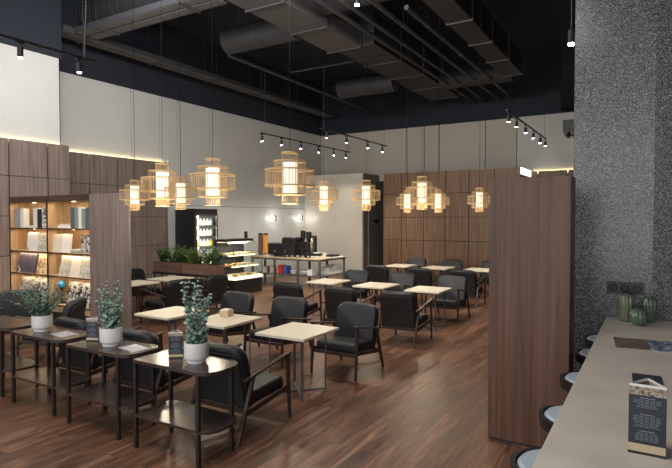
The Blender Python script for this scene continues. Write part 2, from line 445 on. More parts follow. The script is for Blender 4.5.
def flatbook(x0, x1, z, h, c, lab, y=.05, kind='book'):
    t = empty(kind, ((x0+x1)/2, BY+y, z), 0, lab, 'book', None); w = x1-x0
    MB().box(-w/2, w/2, 0, .22, 0, .004).box(-w/2, w/2, 0, .22, h-.004, h).box(-w/2, w/2, 0, .004, .004, h-.004).build('cover', COVERS[c], t)
    MB().box(-w/2+.004, w/2-.004, .004, .216, .004, h-.004).build('pages', M['paper'], t)
T = 'top left bay of the bookcase'
book(-10.82, -10.62, SH[3], .36, 'grey', 'grey spined upright book at the left of the '+T)
book(-10.61, -10.50, SH[3], .37, 'white', 'tall white book beside the grey one, '+T)
flatbook(-10.48, -10.20, SH[3], .035, 'white', 'white book lying flat in the '+T)
book(-10.17, -10.04, SH[3], .37, 'shots', 'white book with dark print, '+T)
book(-10.03, -9.90, SH[3], .355, 'black', 'thick black book in the '+T)
book(-9.88, -9.72, SH[3], .37, 'zebra', 'striped book by the divider in the '+T)
T = 'top right bay of the bookcase'
flatbook(-9.42, -9.02, SH[3], .045, 'white', 'pale book lying flat in the '+T)
flatbook(-9.38, -9.05, SH[3]+.046, .03, 'cream', 'cream book lying on the pale one in the '+T)
book(-8.98, -8.87, SH[3], .37, 'slate', 'dark slate upright book in the '+T)
book(-8.86, -8.76, SH[3], .36, 'sage', 'grey green upright book beside the slate one in the '+T)
book(-8.75, -8.66, SH[3], .37, 'white', 'narrow white upright book in the '+T)
book(-8.65, -8.55, SH[3], .35, 'sage', 'second sage green book in the '+T)
book(-8.54, -8.43, SH[3], .36, 'slate', 'dark green book, right end of the '+T)
T = 'second shelf of the bookcase'
book(-10.45, -10.10, SH[2], .36, 'shots', 'white magazine with dark pictures, left on the '+T, .03, .05, 5, None, 'magazine')
book(-10.08, -9.72, SH[2], .35, 'sketch', 'pale face-out magazine left of the divider on the '+T, .03, .06, 5, None, 'magazine')
book(-9.61, -9.36, SH[2], .33, 'cream', 'cream face-out magazine right of the divider on the '+T, .03, .06, 5, None, 'magazine')
book(-9.34, -9.06, SH[2], .34, 'white', 'white face-out magazine mid right bay on the '+T, .03, .06, 5, None, 'magazine')
flatbook(-9.02, -8.76, SH[2], .04, 'grey', 'grey book lying flat on the '+T)
flatbook(-9.00, -8.80, SH[2]+.041, .025, 'white', 'white booklet on the grey book on the '+T)
book(-8.74, -8.46, SH[2], .33, 'mono', 'black and white picture book, right end of the '+T, .04, .06, 4)
T = 'third shelf of the bookcase'
book(-10.80, -10.18, SH[1], .385, 'plum', 'wide dark plum magazine with a pale face on the '+T, .02, .03, 12, None, 'magazine')
book(-10.12, -9.72, SH[1], .385, 'amber', 'orange and yellow magazine on the '+T, .02, .03, 12, None, 'magazine')
book(-9.38, -9.08, SH[1], .375, 'sketch', 'left cream sketch magazine, right bay, on the '+T, .02, .03, 12, None, 'magazine')
book(-9.06, -8.76, SH[1], .375, 'cream', 'plain cream magazine mid right bay on the '+T, .02, .03, 12, None, 'magazine')
book(-8.74, -8.44, SH[1], .375, 'sketch', 'rightmost cream sketch magazine on the '+T, .02, .03, 12, None, 'magazine')
T = 'lowest shelf of the bookcase'
book(-10.75, -10.30, SH[0], .45, 'rose', 'grey and rose magazine behind the bushy plant on the '+T, .02, .03, 12, None, 'magazine')
book(-10.28, -9.72, SH[0], .45, 'mono', 'black and white magazine left of the divider on the '+T, .02, .03, 12, None, 'magazine')
book(-9.17, -8.86, SH[0], .44, 'mono', 'patterned magazine right of the blue globe on the '+T, .02, .03, 12, None, 'magazine')
book(-8.84, -8.50, SH[0], .44, 'mono', 'black and white magazine at right end of the '+T, .02, .03, 12, None, 'magazine')
t = empty('table_globe', (-9.48, BY+.15, SH[0]), 0, 'small blue globe on a dark stand on the lowest bookcase shelf', 'globe')
MB().lathe([(.09, 0), (.09, .015), (.02, .03), (.016, .26), (.03, .28)], 16).build('stand', M['wood_dark'], t)
MB().sphere((0, 0, .35), .075, n=18).build('globe_ball', M['cyan'], t, smooth=True)
t = empty('desk_globe', (-8.46, BY+.11, SH[0]), 0, 'little pale blue glass at the right end of the lowest shelf', 'glass')
t.name = 'drinking_glass'
MB().lathe([(.04, 0), (.05, .12), (.045, .12), (.036, .01)], 16).build('glass_body', M['cyan'], t)
MB().lathe([(.049, .118), (.053, .118), (.053, .126), (.049, .126)], 16).build('rim', M['white'], t)

# ------------------------------------------------------------------ armchair
def make_chair():
    t = empty('armchair', (0, 0, 0))
    # seat cushion
    MB().box(-.31, .31, -.24, .36, .30, .44, Matrix.Translation((0, 0, .0)) @ Matrix.Rotation(R(4), 4, 'X'), .045, 4).build('seat', M['leather'], t, smooth='all')
    # back cushion, leaning
    bm = Matrix.Translation((0, -.235, .27)) @ Matrix.Rotation(R(13), 4, 'X')
    def padded(hw, z0, z1, ya, yb, rt, rb, bev, m):
        pts = []
        for cx, cz, r, a0 in ((hw-rb, z0+rb, rb, -90), (hw-rt, z1-rt, rt, 0), (-hw+rt, z1-rt, rt, 90), (-hw+rb, z0+rb, rb, 180)):
            for i in range(7):
                a = R(a0+15*i); pts.append((cx+r*math.cos(a), cz+r*math.sin(a)))
        mb = MB(); n = len(pts)
        rings = []
        k = 5
        for side in (0, 1):
            for j in range(k+1):
                a = math.pi/2*(j/k if side else 1-j/k)
                ins = bev*(1-math.cos(a)); dy = bev*math.sin(a)
                y = (yb-bev+dy) if side else (ya+bev-dy)
                rings.append([mb.bm.verts.new((x*(1-ins/hw), y+.045*(x/hw)**2, z0+(z-z0)*(1-2*ins/(z1-z0))+ins)) for x, z in pts])
        for A, B in zip(rings, rings[1:]):
            for i in range(n): mb.bm.faces.new((A[i], A[(i+1) % n], B[(i+1) % n], B[i]))
        # gridless caps fanned from a centre column so the curved pad stays smooth
        for ring in (rings[0], rings[-1]):
            yc = sum(v.co.y for v in ring)/n
            h = n//2
            for i in range(h-1):
                a_, b_, c_, d_ = ring[(3+i) % n], ring[(4+i) % n], ring[(2-i-1) % n], ring[(2-i) % n]
                if len({a_, b_, c_, d_}) == 4: mb.bm.faces.new((a_, b_, c_, d_))
        bmesh.ops.transform(mb.bm, matrix=m, verts=mb.bm.verts)
        return mb
    padded(.322, 0, .635, -.065, .065, .14, .05, .045, bm).build('backrest', M['leather'], t, smooth='all')
    padded(.295, .03, .58, -.080, -.050, .085, .04, .008, bm).build('back_shell', M['leather_back'], t, smooth='all')
    for s in (-1, 1):
        x = .342*s
        MB().bar((x, .375, 0), (x, .335, .69), .026, .030, .030, .042, up=(1, 0, 0)).build('leg', M['wood_arm'], t)
        MB().bar((x, -.43, 0), (x, -.215, .60), .026, .030, .030, .042, up=(1, 0, 0)).build('leg', M['wood_arm'], t)
        MB().bar((x, -.345, .575), (x, .39, .70), .048, .024, bev=.008).build('armrest', M['wood_arm'], t)
        MB().bar((x, -.345, .255), (x, .352, .345), .022, .048).build('side_rail', M['wood_arm'], t)
    MB().bar((-.33, .33, .31), (.33, .33, .31), .022, .045).build('front_rail', M['wood_arm'], t)
    MB().bar((-.33, -.30, .27), (.33, -.30, .27), .022, .045).build('rear_rail', M['wood_arm'], t)
    return t
chair = make_chair(); KIDS[chair.name] = list(chair.children)
_first = [True]
kids_chair = list(chair.children)
def place_chair(x, y, rz, lab, grp):
    if _first[0]: c = chair; _first[0] = False
    else:
        c = chair.copy(); COL.objects.link(c)
        for k in kids_chair:
            q = k.copy(); q.parent = c; COL.objects.link(q)
    c.location = (x, y, 0); c.rotation_euler = (0, 0, R(rz)); tag(c, lab, 'armchair', grp)
G1 = 'black armchairs around the cafe tables'
W = 'black leather armchair '
CH = [
 (-3.62, 4.13, 0, 'nearest right, its back against the console with the rightmost plant'),
 (-4.85, 4.12, 1, 'with its back against the middle console table'),
 (-6.06, 4.17, -1, 'with its back against the console that carries the bushy plant'),
 (-3.63, 6.34, 180, 'facing the camera beyond the nearest cream table'),
 (-4.83, 6.35, 180, 'on the far side of the second table from the right, front row'),
 (-5.90, 6.36, 180, 'on the far side of the third front row table, behind the plants'),
 (-3.66, 8.40, 0, 'seen from behind, in front of the right table of the middle row'),
 (-4.78, 8.42, -3, 'seen from behind, at the middle table of the middle row'),
 (-5.97, 8.44, 2, 'seen from behind, at the left table of the middle row'),
 (-3.67, 10.61, 180, 'beyond the right table of the middle row, facing the camera'),
 (-4.85, 10.66, 180, 'beyond the middle table of the middle row'),
 (-6.02, 10.68, 180, 'beyond the left table of the middle row'),
 (-3.88, 12.62, 0, 'seen from behind, at the right table of the far row'),
 (-4.98, 12.60, 0, 'seen from behind, at the middle table of the far row'),
 (-6.20, 12.72, 0, 'seen from behind, at the left table of the far row'),
 (-3.98, 15.12, 180, 'against the walnut wall, half hidden by the divider'),
 (-5.20, 15.12, 180, 'against the walnut wall behind the middle far table'),
 (-6.34, 15.12, 180, 'against the walnut wall behind the left far table'),
 (-8.45, 7.42, 90, 'side on, right of the small table behind the bookcase panel'),
 (-8.42, 8.48, 90, 'seen from behind in front of the planter boxes'),
 (-10.50, 8.43, -90, 'against the left wall beside the bookcase end panel'),
 (-8.95, 4.83, -110, 'at the far left in front of the lit bookcase'),
 (-7.74, 4.62, 128, 'side on behind the bushy plant, facing left'),
]
for x, y, rz, l in CH: place_chair(x, y, rz, W+l, G1)

# ------------------------------------------------------------------ cafe tables
def make_table():
    t = empty('cafe_table', (0, 0, 0))
    top = MB().box(-.352, .352, -.39, .39, .718, .75, bev=.004).build('tabletop', M['tabletop'], t)
    for s in ((-1, -1), (1, 1), (1, -1), (-1, 1)):
        x, y = .235*s[0], .255*s[1]
        MB().bar((x, y, .012), (x, y, .72), .034, .016, up=(s[0], s[1], 0)).build('leg', M['grey_metal'], t)
    for s in (1, -1):
        MB().bar((-.25, -.26*s, .016), (.25, .26*s, .016), .034, .014 if s > 0 else .018).build('foot_bar', M['grey_metal'], t)
        MB().bar((-.25, -.26*s, .711), (.25, .26*s, .711), .034, .016 if s > 0 else .018).build('top_bar', M['grey_metal'], t)
    return t
table = make_table(); kt = list(table.children)
TB = [
 (-3.70, 5.26, 'nearest square cream table, standing right of the consoles'),
 (-4.95, 5.31, 'cream table partly behind the rightmost plant, second in the front row'),
 (-6.00, 5.36, 'leftmost cream table of the front row, behind the middle plant'),
 (-3.73, 9.68, 'right cream table of the middle row, between two armchairs'),
 (-4.88, 9.74, 'middle cream table of the middle row'),
 (-6.09, 9.82, 'left cream table of the middle row, before the coffee counter'),
 (-4.00, 14.15, 'right cream table of the far row, cut off by the divider'),
 (-5.18, 14.18, 'middle cream table of the far row by the walnut wall'),
 (-6.34, 14.25, 'left cream table of the far row by the walnut wall'),
 (-9.47, 7.42, 'cream table half hidden behind the bookcase end panel'),
 (-9.50, 8.45, 'cream table right in front of the planter boxes'),
]
for i, (x, y, l) in enumerate(TB):
    if i == 0: c = table
    else:
        c = table.copy(); COL.objects.link(c)
        for k in kt:
            q = k.copy(); q.parent = c; COL.objects.link(q)
    c.location = (x, y, 0); tag(c, l, 'table', 'square cream cafe tables')
    c.rotation_euler = (0, 0, R([0, 1, -1, .5, -1, 1, -2, -2, 0, 0, 0][i]))

# ------------------------------------------------------------------ console tables
def rounded(x0, x1, y0, y1, rl, rr, n=7):
    pts = []
    for cx, cy, r, a0 in ((x1-rr, y0+rr, rr, -90), (x1-rr, y1-rr, rr, 0), (x0+rl, y1-rl, rl, 90), (x0+rl, y0+rl, rl, 180)):
        for i in range(n+1):
            a = R(a0+90*i/n); pts.append((cx+r*math.cos(a), cy+r*math.sin(a)))
    return pts
def make_console():
    t = empty('console_table', (0, 0, 0))
    P = rounded(-.415, .535, -.232, .235, .02, .17)
    MB().prism(P, .79, .82).build('tabletop', M['wood_console'], t)
    MB().prism(rounded(-.41, .525, -.226, .225, .02, .16), .295, .32).build('lower_shelf', M['wood_console'], t)
    for x, y in ((-.395, -.21), (.395, -.21), (-.395, .20), (.395, .20)):
        MB().bar((x, y, 0), (x, y, .79), .034, .034).build('leg', M['wood_dark'], t)
    return t
con = make_console(); kc = list(con.children)
for i, (x, y, l) in enumerate(((-3.655, 3.39, 'dark wood console table nearest the camera, rounded right corner'),
                            (-4.735, 3.42, 'dark wood console table under the narrow upright plant'),
                            (-5.855, 3.46, 'dark wood console table under the bushy plant'),
                            (-6.97, 3.50, 'dark wood console table mostly cut off by the left edge of the picture'))):
    if i == 0: c = con
    else:
        c = con.copy(); COL.objects.link(c)
        for k in kc:
            q = k.copy(); q.parent = c; COL.objects.link(q)
    c.location = (x, y, 0); tag(c, l, 'console table', 'dark console tables in a row')

# ------------------------------------------------------------------ potted plants
def pot(t, r=.108, h=.185):
    MB().lathe([(r*.72, 0), (r*.76, .004), (r*.78, h*.15), (r*.96, h*.24), (r, h*.30), (r, h), (r*.93, h), (r*.93, h*.86), (.0001, h*.86)], 32).build('pot', M['ceramic'], t, smooth=True)
    MB().lathe([(r*.92, h*.80), (r*.92, h*.87), (.0001, h*.89)], 20).build('soil', M['soil'], t)
def eucalyptus(x, y, z, H, spread, nst, nleaf, lr, mat, lab, seed, droop=0):
    rnd = random.Random(seed)
    t = empty('potted_eucalyptus', (x, y, z), 0, lab, 'plant', 'plants in white pots on the consoles'); pot(t)
    lf = MB(); st = MB()
    for i in range(nst):
        a = 2*math.pi*(i+rnd.random())/nst; sp = spread*(.25+.75*rnd.random()); hh = H*(.55+.45*rnd.random())*(1 if sp < spread*.7 else .82)
        base = Vector((.05*math.cos(a), .05*math.sin(a), .15)); prev = base
        for k in range(1, nleaf+1):
            f = k/nleaf
            p = Vector((math.cos(a)*(.05+sp*f**1.5), math.sin(a)*(.05+sp*f**1.5), .15+hh*f-droop*sp*f*f))
            p += Vector((rnd.uniform(-1, 1), rnd.uniform(-1, 1), 0))*.012
            st.tube(prev, p, .0022, n=4); prev = p
            r = lr*(1.15-.55*f)*rnd.uniform(.8, 1.2)
            for s in (0, 1, 2):
                b = a+f*9+s*2.1+rnd.uniform(-.4, .4)
                out = Vector((math.cos(b), math.sin(b), rnd.uniform(.1, .9)))
                lf.leaf(p+out.normalized()*r*1.05, r, (out.x*.4+rnd.uniform(-.5, .5), out.y*.4+rnd.uniform(-.5, .5), rnd.uniform(.35, 1)), (rnd.random(), rnd.random(), .3), rnd.uniform(.75, 1))
    st.build('stems', M['stem'], t); lf.build('foliage', M[mat], t)
eucalyptus(-3.49, 3.39, .82, .58, .105, 19, 13, .022, 'euca', 'silvery eucalyptus in a white pot, rightmost of the three on the consoles', 3)
eucalyptus(-4.70, 3.40, .82, .50, .075, 17, 13, .020, 'euca', 'narrow upright eucalyptus in a white pot on the middle console', 5)
eucalyptus(-5.99, 3.44, .82, .43, .29, 34, 13, .017, 'euca_dark', 'bushy small-leaved green plant in a white pot, leftmost plant on the consoles', 8)
for s in (-1, 1): pass

# ------------------------------------------------------------------ menu stands
def tri(r, a0=0): return [(r*math.cos(R(a0+120*i)), r*math.sin(R(a0+120*i))) for i in range(3)]
def menu_stand(x, y, z, w, h, rot, lab, big=False):
    t = empty('menu_stand', (x, y, z), R(rot), lab, 'menu', 'triangular folded menu stands')
    r = w/math.sqrt(3); P = tri(r, -150)   # one face looks toward -Y
    # hollow three-panel sleeve
    def sleeve(z0, z1, rr, mat, name):
        mb = MB(); Q = tri(rr, -150); th = .0025
        for i in range(3):
            a, c = Vector(Q[i]), Vector(Q[(i+1) % 3]); m_ = (a+c)/2; n = m_.normalized()*th
            vs = [(a.x, a.y), (c.x, c.y), (c.x-n.x, c.y-n.y), (a.x-n.x, a.y-n.y)]
            mb.prism(vs, z0, z1)
        return mb.build(name, mat, t)
    sleeve(.012, h*.15, r, M['menu_base'], 'bottom_band')
    sleeve(h*.15, h*.845, r, M['navy_card'], 'dark_panel')
    sleeve(h*.845, h*.965, r, M['photo'], 'photo_band')
    sleeve(h*.965, h, r, M['paper'], 'top_edge')
    MB().prism([(p[0]*1.02, p[1]*1.02) for p in P], 0, .012).build('base', M['black_metal'], t)
    pr = MB(); rnd = random.Random(int(w*1000)+int(x*10)); yf = -r*math.sin(R(30))-.0015
    for face in range(3):
        rm = Matrix.Rotation(R(120*face), 4, 'Z')
        for k in range(3):
            zt = h*(.815-.235*k)
            pr.box(-w*.20, w*.20, yf-.0006, yf, zt-h*.010, zt, rm)
            for j in range(8 if k == 1 else 6):
                ww = w*rnd.uniform(.26, .40); zz = zt-h*.03-j*h*.021
                for q in range(5):   # broken like words
                    a = -ww+q*ww*.4; pr.box(a, a+ww*.33, yf-.0006, yf, zz-h*.006, zz, rm)
    pr.build('printed_text', M['print'], t)
menu_stand(-5.05, 3.45, .82, .13, .24, 25, 'dark folded menu stand left of the narrow plant, middle console')
menu_stand(-3.78, 3.42, .82, .13, .24, 38, 'dark folded menu stand left of the rightmost plant on the console')
menu_stand(-.015, 2.745, 1.05, .145, .315, 0, 'large dark folded menu stand on the beige bar counter')
def card(x, y, z, w, d, rot, mat, lab, name='leaflet', two=None):
    t = empty(name, (x, y, z), R(rot), lab, name)
    if two:
        MB().box(-w/2, 0, -d/2, d/2, 0, .006, bev=.001).build('left_page', M[mat], t)
        MB().box(0, w/2, -d/2, d/2, 0, .006, bev=.001).build('right_page', M[two], t)
    else:
        MB().box(-w/2, w/2, -d/2, d/2, 0, .003).build('cover', M[mat], t)
        MB().box(-w/2+.002, w/2-.002, -d/2+.002, d/2-.002, .003, .005).build('top_sheet', M[mat], t)
card(-5.60, 3.46, .82, .27, .19, -8, 'leaflet', 'printed leaflet on a dark console, right of the bushy plant')
card(-4.40, 3.44, .82, .28, .19, -10, 'leaflet', 'printed leaflet on the middle console, right of the narrow plant')
card(-.03, 5.10, 1.05, .50, .40, 6, 'mag_brown', 'open glossy magazine on the bar counter before the glass cacti', 'magazine', 'mag_blue')
t = empty('menu_card', (-.02, 3.87, 1.05), R(3), 'black menu folder lying on the bar counter behind the menu stand', 'menu')
MB().box(-.085, .085, -.22, .22, 0, .006, bev=.001).build('cover', M['navy_card'], t)
MB().box(-.083, .083, -.218, .218, .006, .010).build('top_cover', M['navy_card'], t)

# ------------------------------------------------------------------ bar counter and cactus glasses
t = empty('bar_counter', (0, 0, 0), 0, 'long beige stone-topped bar counter running up to the granite pillar', 'counter')
MB().box(-.43, 1.0, 1.0, 6.41, .995, 1.05, bev=.004).build('countertop', M['counter'], t)
MB().box(.02, .9, 1.1, 6.40, .10, .995).build('base', M['wood_div'], t)
MB().box(.07, .85, 1.15, 6.39, 0, .10).build('plinth', M['black_metal'], t)
def cactus(x, y, prof, n, lab, mat):
    t = empty('glass_cactus', (x, y, 1.05), 0, lab, 'vase', 'ribbed green glass cactus ornaments')
    MB().lathe(prof, 72, ribs=n, amp=.09).build('body', M[mat], t, smooth='all')
    r, z = prof[-1]
    MB().lathe([(max(r, .012), z-.004), (max(r, .012)*1.15, z+.002), (max(r, .012)*.7, z+.004)], 20).build('rim', M[mat], t, smooth=True)
cactus(-.235, 6.20, [(.045, 0), (.056, .02), (.060, .10), (.061, .20), (.056, .25), (.038, .275), (.012, .283)], 9, 'tall pale green ribbed glass cactus, left of the three on the bar', 'green_pale')
cactus(-.125, 6.02, [(.040, 0), (.062, .03), (.076, .075), (.068, .125), (.042, .155), (.012, .162)], 11, 'squat round green glass cactus in front of the two tall ones', 'green_glass')
cactus(-.03, 6.24, [(.032, 0), (.036, .04), (.052, .10), (.066, .17), (.060, .225), (.035, .255), (.010, .262)], 10, 'tall dark green ribbed glass cactus, right of the three on the bar', 'green_glass')

# ------------------------------------------------------------------ bar stools
def make_stool():
    t = empty('bar_stool', (0, 0, 0))
    MB().lathe([(.155, .79), (.185, .795), (.190, .845), (.175, .862), (.0001, .868)], 28).build('seat', M['seat_blue'], t, smooth=True)
    # wrap-around shell, open toward the counter (+X)
    mb = MB(); n = 26; V = []
    for i in range(n+1):
        a = R(75+210*i/n); h = .030+.025*math.sin(math.pi*i/n)
        V.append([mb.bm.verts.new((r*math.cos(a), r*math.sin(a), z)) for r, z in ((.17, .76), (.218, .78), (.226, .80+h), (.200, .805+h), (.192, .80))])
    for i in range(n):
        for k in range(5): mb.bm.faces.new((V[i][k], V[i+1][k], V[i+1][(k+1) % 5], V[i][(k+1) % 5]))
    mb.bm.faces.new(V[0]); mb.bm.faces.new(V[-1])
    mb.lathe([(.09, .75), (.19, .77), (.19, .785), (.0001, .79)], 28)
    mb.build('seat_shell', M['black_metal'], t, smooth=True)
    MB().tube((0, 0, .02), (0, 0, .76), .028, n=16).build('column', M['black_metal'], t)
    MB().ring(.30, .16, .14, .02, 28).bar((-.15, 0, .30), (.15, 0, .30), .02, .015).build('foot_ring', M['black_metal'], t)
    MB().lathe([(.21, 0), (.21, .012), (.05, .028), (.028, .035)], 32).build('base', M['black_metal'], t, smooth=True)
    return t
stool = make_stool(); ks = list(stool.children)
for i, (y, l) in enumerate(((2.84, 'nearest bar stool, at the bottom edge of the picture'), (3.62, 'second bar stool from the camera along the counter'),
                            (4.52, 'third bar stool from the camera, before the divider panel'), (5.42, 'fourth bar stool, right of the divider, in front of the pillar'),
                            (6.12, 'farthest bar stool, right against the granite pillar'))):
    if i == 0: c = stool
    else:
        c = stool.copy(); COL.objects.link(c)
        for k in ks:
            q = k.copy(); q.parent = c; COL.objects.link(q)
    c.location = (-.405, y, 0); tag(c, 'black '+l+', pale blue seat', 'stool', 'bar stools along the counter')

# ------------------------------------------------------------------ pendant lamps
def make_pendant(S, Hc):
    """S overall diameter, centre at height Hc above the floor; the cable is made per lamp"""
    t = empty('bamboo_pendant_lamp', (0, 0, 0)); r = S/2
    tiers = [('outer_tier', r*.98, r*.31, 44), ('middle_tier', r*.64, r*.64, 32), ('inner_tier', r*.33, r*.98, 20)]
    th = .010*S/.8
    for nm, rr, hh, n in tiers:
        mb = MB()
        for z in (-hh, hh): mb.ring(Hc+z, rr, rr-th*2.4, th*2.2, 28)
        for i in range(n):
            a = 2*math.pi*i/n; x, y = (rr-th*1.2)*math.cos(a), (rr-th*1.2)*math.sin(a)
            mb.tube((x, y, Hc-hh), (x, y, Hc+hh), th*.42, n=4)
        mb.build(nm, M['bamboo'], t)
    for i in range(6):
        a = 2*math.pi*i/6+.2; c, s_ = math.cos(a), math.sin(a)
        for q in (-.31, .31):
            MB().tube((c*r*.3, s_*r*.3, Hc+r*q), (c*r*.97, s_*r*.97, Hc+r*q), th*.5, n=4).build('spoke', M['bamboo'], t)
    MB().tube((-r*.33, 0, Hc+r*.98), (r*.33, 0, Hc+r*.98), th*.6, n=4).tube((0, -r*.33, Hc+r*.98), (0, r*.33, Hc+r*.98), th*.6, n=4).build('top_cross', M['bamboo'], t)
    MB().lathe([(r*.292, Hc-r*.60), (r*.292, Hc+r*.60)], 20).build('lamp_shade', M['shade'], t, smooth=True)
    return t
big = make_pendant(.80, 2.74); kb = list(big.children)
small = make_pendant(.46, 2.47); ksm = list(small.children)
LP = [
 (0, -4.89, 6.74, ZT, 'large tiered bamboo pendant lamp hanging alone over the middle of the room'),
 (0, -6.57, 6.79, 6.2, 'large tiered bamboo pendant lamp left of the frontmost lone one'),
 (0, -7.95, 6.89, ZT, 'large tiered bamboo pendant lamp between two small ones on the left'),
 (0, -7.72, 12.2, ZT, 'distant tiered bamboo pendant lamp in front of the beige coffee corner wall'),
 (0, -6.67, 12.67, 6.25, 'distant tiered bamboo pendant lamp at the dark doorway edge'),
 (0, -4.89, 12.23, ZT, 'distant large bamboo pendant lamp between two small ones, walnut wall behind'),
 (1, -6.89, 5.43, ZT, 'small bamboo pendant lamp at the far left of the left cluster'),
 (1, -5.82, 5.37, ZT, 'small bamboo pendant lamp at the right of the left cluster'),
 (1, -4.44, 10.28, ZT, 'small distant bamboo pendant lamp left of the far cluster'),
 (1, -3.81, 10.42, ZT, 'small distant bamboo pendant lamp right of the far cluster'),
 (1, -2.90, 10.20, ZT, 'small bamboo pendant lamp half hidden by the divider panel'),
]
used = [False, False]
for k, x, y, zt, l in LP:
    src, ch = ((big, kb), (small, ksm))[k]
    if not used[k]: c = src; used[k] = True
    else:
        c = src.copy(); COL.objects.link(c)
        for q in ch:
            p = q.copy(); p.parent = c; COL.objects.link(p)
    zc = (2.74, 2.47)[k]; r_ = (.40, .23)[k]
    MB().tube((0, 0, zc+r_*.6), (0, 0, zt-.04), .0035, n=6).build('cable', M['cable'], c)
    MB().lathe([(.05, zt-.05), (.05, zt-.002)], 16).build('ceiling_rose', M['black_metal'], c)
    c.location = (x, y, 0); tag(c, l, 'pendant lamp', 'tiered bamboo pendant lamps')
    L = D.lights.new('pendant_bulb', 'POINT'); L.energy = (16, 7)[k]; L.color = (1, .86, .66); L.shadow_soft_size = .08
    lo = D.objects.new('pendant_bulb', L); COL.objects.link(lo); lo.location = (x, y, zc-r_-.08)

# ------------------------------------------------------------------ track lights
def track(X, y0, y1, heads, z, lab, energy, aim=None, top=None):
    top = top or ZT
    t = empty('track_light', (X, (y0+y1)/2, z), 0, lab, 'track light', 'black ceiling tracks with spotlights'); yc = (y0+y1)/2
    MB().box(-.018, .018, y0-yc, y1-yc, 0, .03).build('rail', M['black_metal'], t)
    for yy in (y0+.2, y1-.2): MB().tube((0, yy-yc, .03), (0, yy-yc, top-z), .005, n=6).build('hanging_rod', M['black_metal'], t)
    for yh in heads:
        h = MB().box(-.02, .02, yh-yc-.05, yh-yc+.05, -.03, 0).tube((0, yh-yc, -.03), (0, yh-yc, -.07), .008, n=6).tube((0, yh-yc, -.07), (0, yh-yc, -.21), .038, n=14).build('spot_head', M['black_metal'], t)
        MB().tube((0, yh-yc, -.211), (0, yh-yc, -.217), .031, n=14).build('lens', M['lens'], h)
        L = D.lights.new('spot_beam', 'SPOT'); L.energy = energy; L.spot_size = R(95); L.spot_blend = .7
        L.color = (1, .90, .78); L.shadow_soft_size = .05
        lo = D.objects.new('spot_beam', L); COL.objects.link(lo); lo.location = (X, yh, z-.24)
        if aim: lo.rotation_euler = aim
track(-9.50, 11.7, 16.8, [11.77, 12.68, 13.68, 14.7, 15.66, 16.49], 4.5, 'long black track with spotlights over the coffee counter, left', 75, (0, R(16), 0))
track(-7.65, 11.9, 16.0, [12.23, 13.32, 14.64, 15.67], 4.5, 'black track with spotlights right of the one over the coffee counter', 120)
track(-2.85, 12.1, 17.05, [12.29, 13.09, 14.11, 15.14, 16.16, 16.97], 4.5, 'black track with spotlights above the divider panel', 85)
track(-7.40, .6, 5.14, [1.0, 2.4, 4.01, 4.87], 4.5, 'black track with spotlights at the upper left near the wall', 26, (0, R(38), 0))
# single lamp heads among the pipes
def downlight(x, y, z, lab, e):
    t = empty('ceiling_spotlight', (x, y, z), 0, lab, 'spotlight')
    MB().tube((0, 0, .02), (0, 0, .20), .045, n=16).build('housing', M['black_metal'], t)
    MB().tube((0, 0, .20), (0, 0, ZT-z), .008, n=6).build('stem', M['black_metal'], t)
    MB().lathe([(.0001, -.002), (.040, .0), (.042, .02)], 16).build('lens', emit('bright_lens', (1, .95, .88), 120), t)
    L = D.lights.new('down_beam', 'SPOT'); L.energy = e; L.spot_size = R(120); L.spot_blend = .8; L.color = (1, .93, .84); L.shadow_soft_size = .05
    lo = D.objects.new('down_beam', L); COL.objects.link(lo); lo.location = (x, y, z-.02)
downlight(-4.72, 8.60, 6.0, 'bright ceiling spotlight between the pipes above the room centre', 420)
downlight(-1.02, 8.0, 4.50, 'bright spotlight shining beside the top of the granite pillar', 3)

# ------------------------------------------------------------------ ceiling services
def duct_box(x0, x1, y0, y1, z0, z1, lab, mat='duct', name='air_duct'):
    t = empty(name, ((x0+x1)/2, (y0+y1)/2, z0), 0, lab, 'air duct')
    cx, cy = (x0+x1)/2, (y0+y1)/2
    MB().box(x0-cx, x1-cx, y0-cy, y1-cy, 0, z1-z0, bev=.01).build('duct_body', M[mat], t)
    n = max(2, int((y1-y0)/1.5)) if y1-y0 > x1-x0 else max(2, int((x1-x0)/1.5))
    for i in range(n+1):
        f = i/n; fl = MB()
        if y1-y0 > x1-x0:
            yy = (y0-cy)+(y1-y0)*f; fl.box(x0-cx-.03, x1-cx+.03, yy-.02, yy+.02, -.03, z1-z0+.03)
        else:
            xx = (x0-cx)+(x1-x0)*f; fl.box(xx-.02, xx+.02, y0-cy-.03, y1-cy+.03, -.03, z1-z0+.03)
        fl.build('flange', M['pipe'], t)
    for sx in (x0-cx+.05, x1-cx-.05):
        for sy in (y0-cy+.3, y1-cy-.3): MB().tube((sx, sy, z1-z0), (sx, sy, ZT-z0), .006, n=5).build('hanger', M['pipe'], t)
def duct_round(p, q, r, lab):
    p, q = Vector(p), Vector(q)
    t = empty('round_duct', p, 0, lab, 'air duct'); d = q-p
    MB().tube((0, 0, 0), d, r, n=28).build('duct_body', M['duct'], t, smooth=True)
    n = max(2, int(d.length/1.1))
    for i in range(n+1):
        c = d*(i/n); e = d.normalized()*.02; MB().tube(c-e, c+e, r*1.035, n=28).build('joint_ring', M['pipe'], t)
    for f in (.15, .85): MB().tube(d*f+Vector((0, 0, r)), d*f+Vector((0, 0, ZT-p.z)), .006, n=5).build('hanger', M['pipe'], t)
duct_box(-6.95, -6.05, -1.0, 11.2, 6.2, 6.7, 'broad pale grey insulated duct crossing the ceiling centre', 'duct_light')
duct_box(-6.80, -5.75, 11.26, 17.6, 6.25, 7.0, 'dark deep duct continuing from the pale one toward the back wall')
duct_box(-3.80, -3.28, 3.0, 15.6, 6.2, 6.8, 'dark rectangular duct above the divider and pillar side')
duct_round((-9.0, 9.9, 6.45), (-7.0, 9.9, 6.45), .30, 'dark round duct branching left from the pale duct')
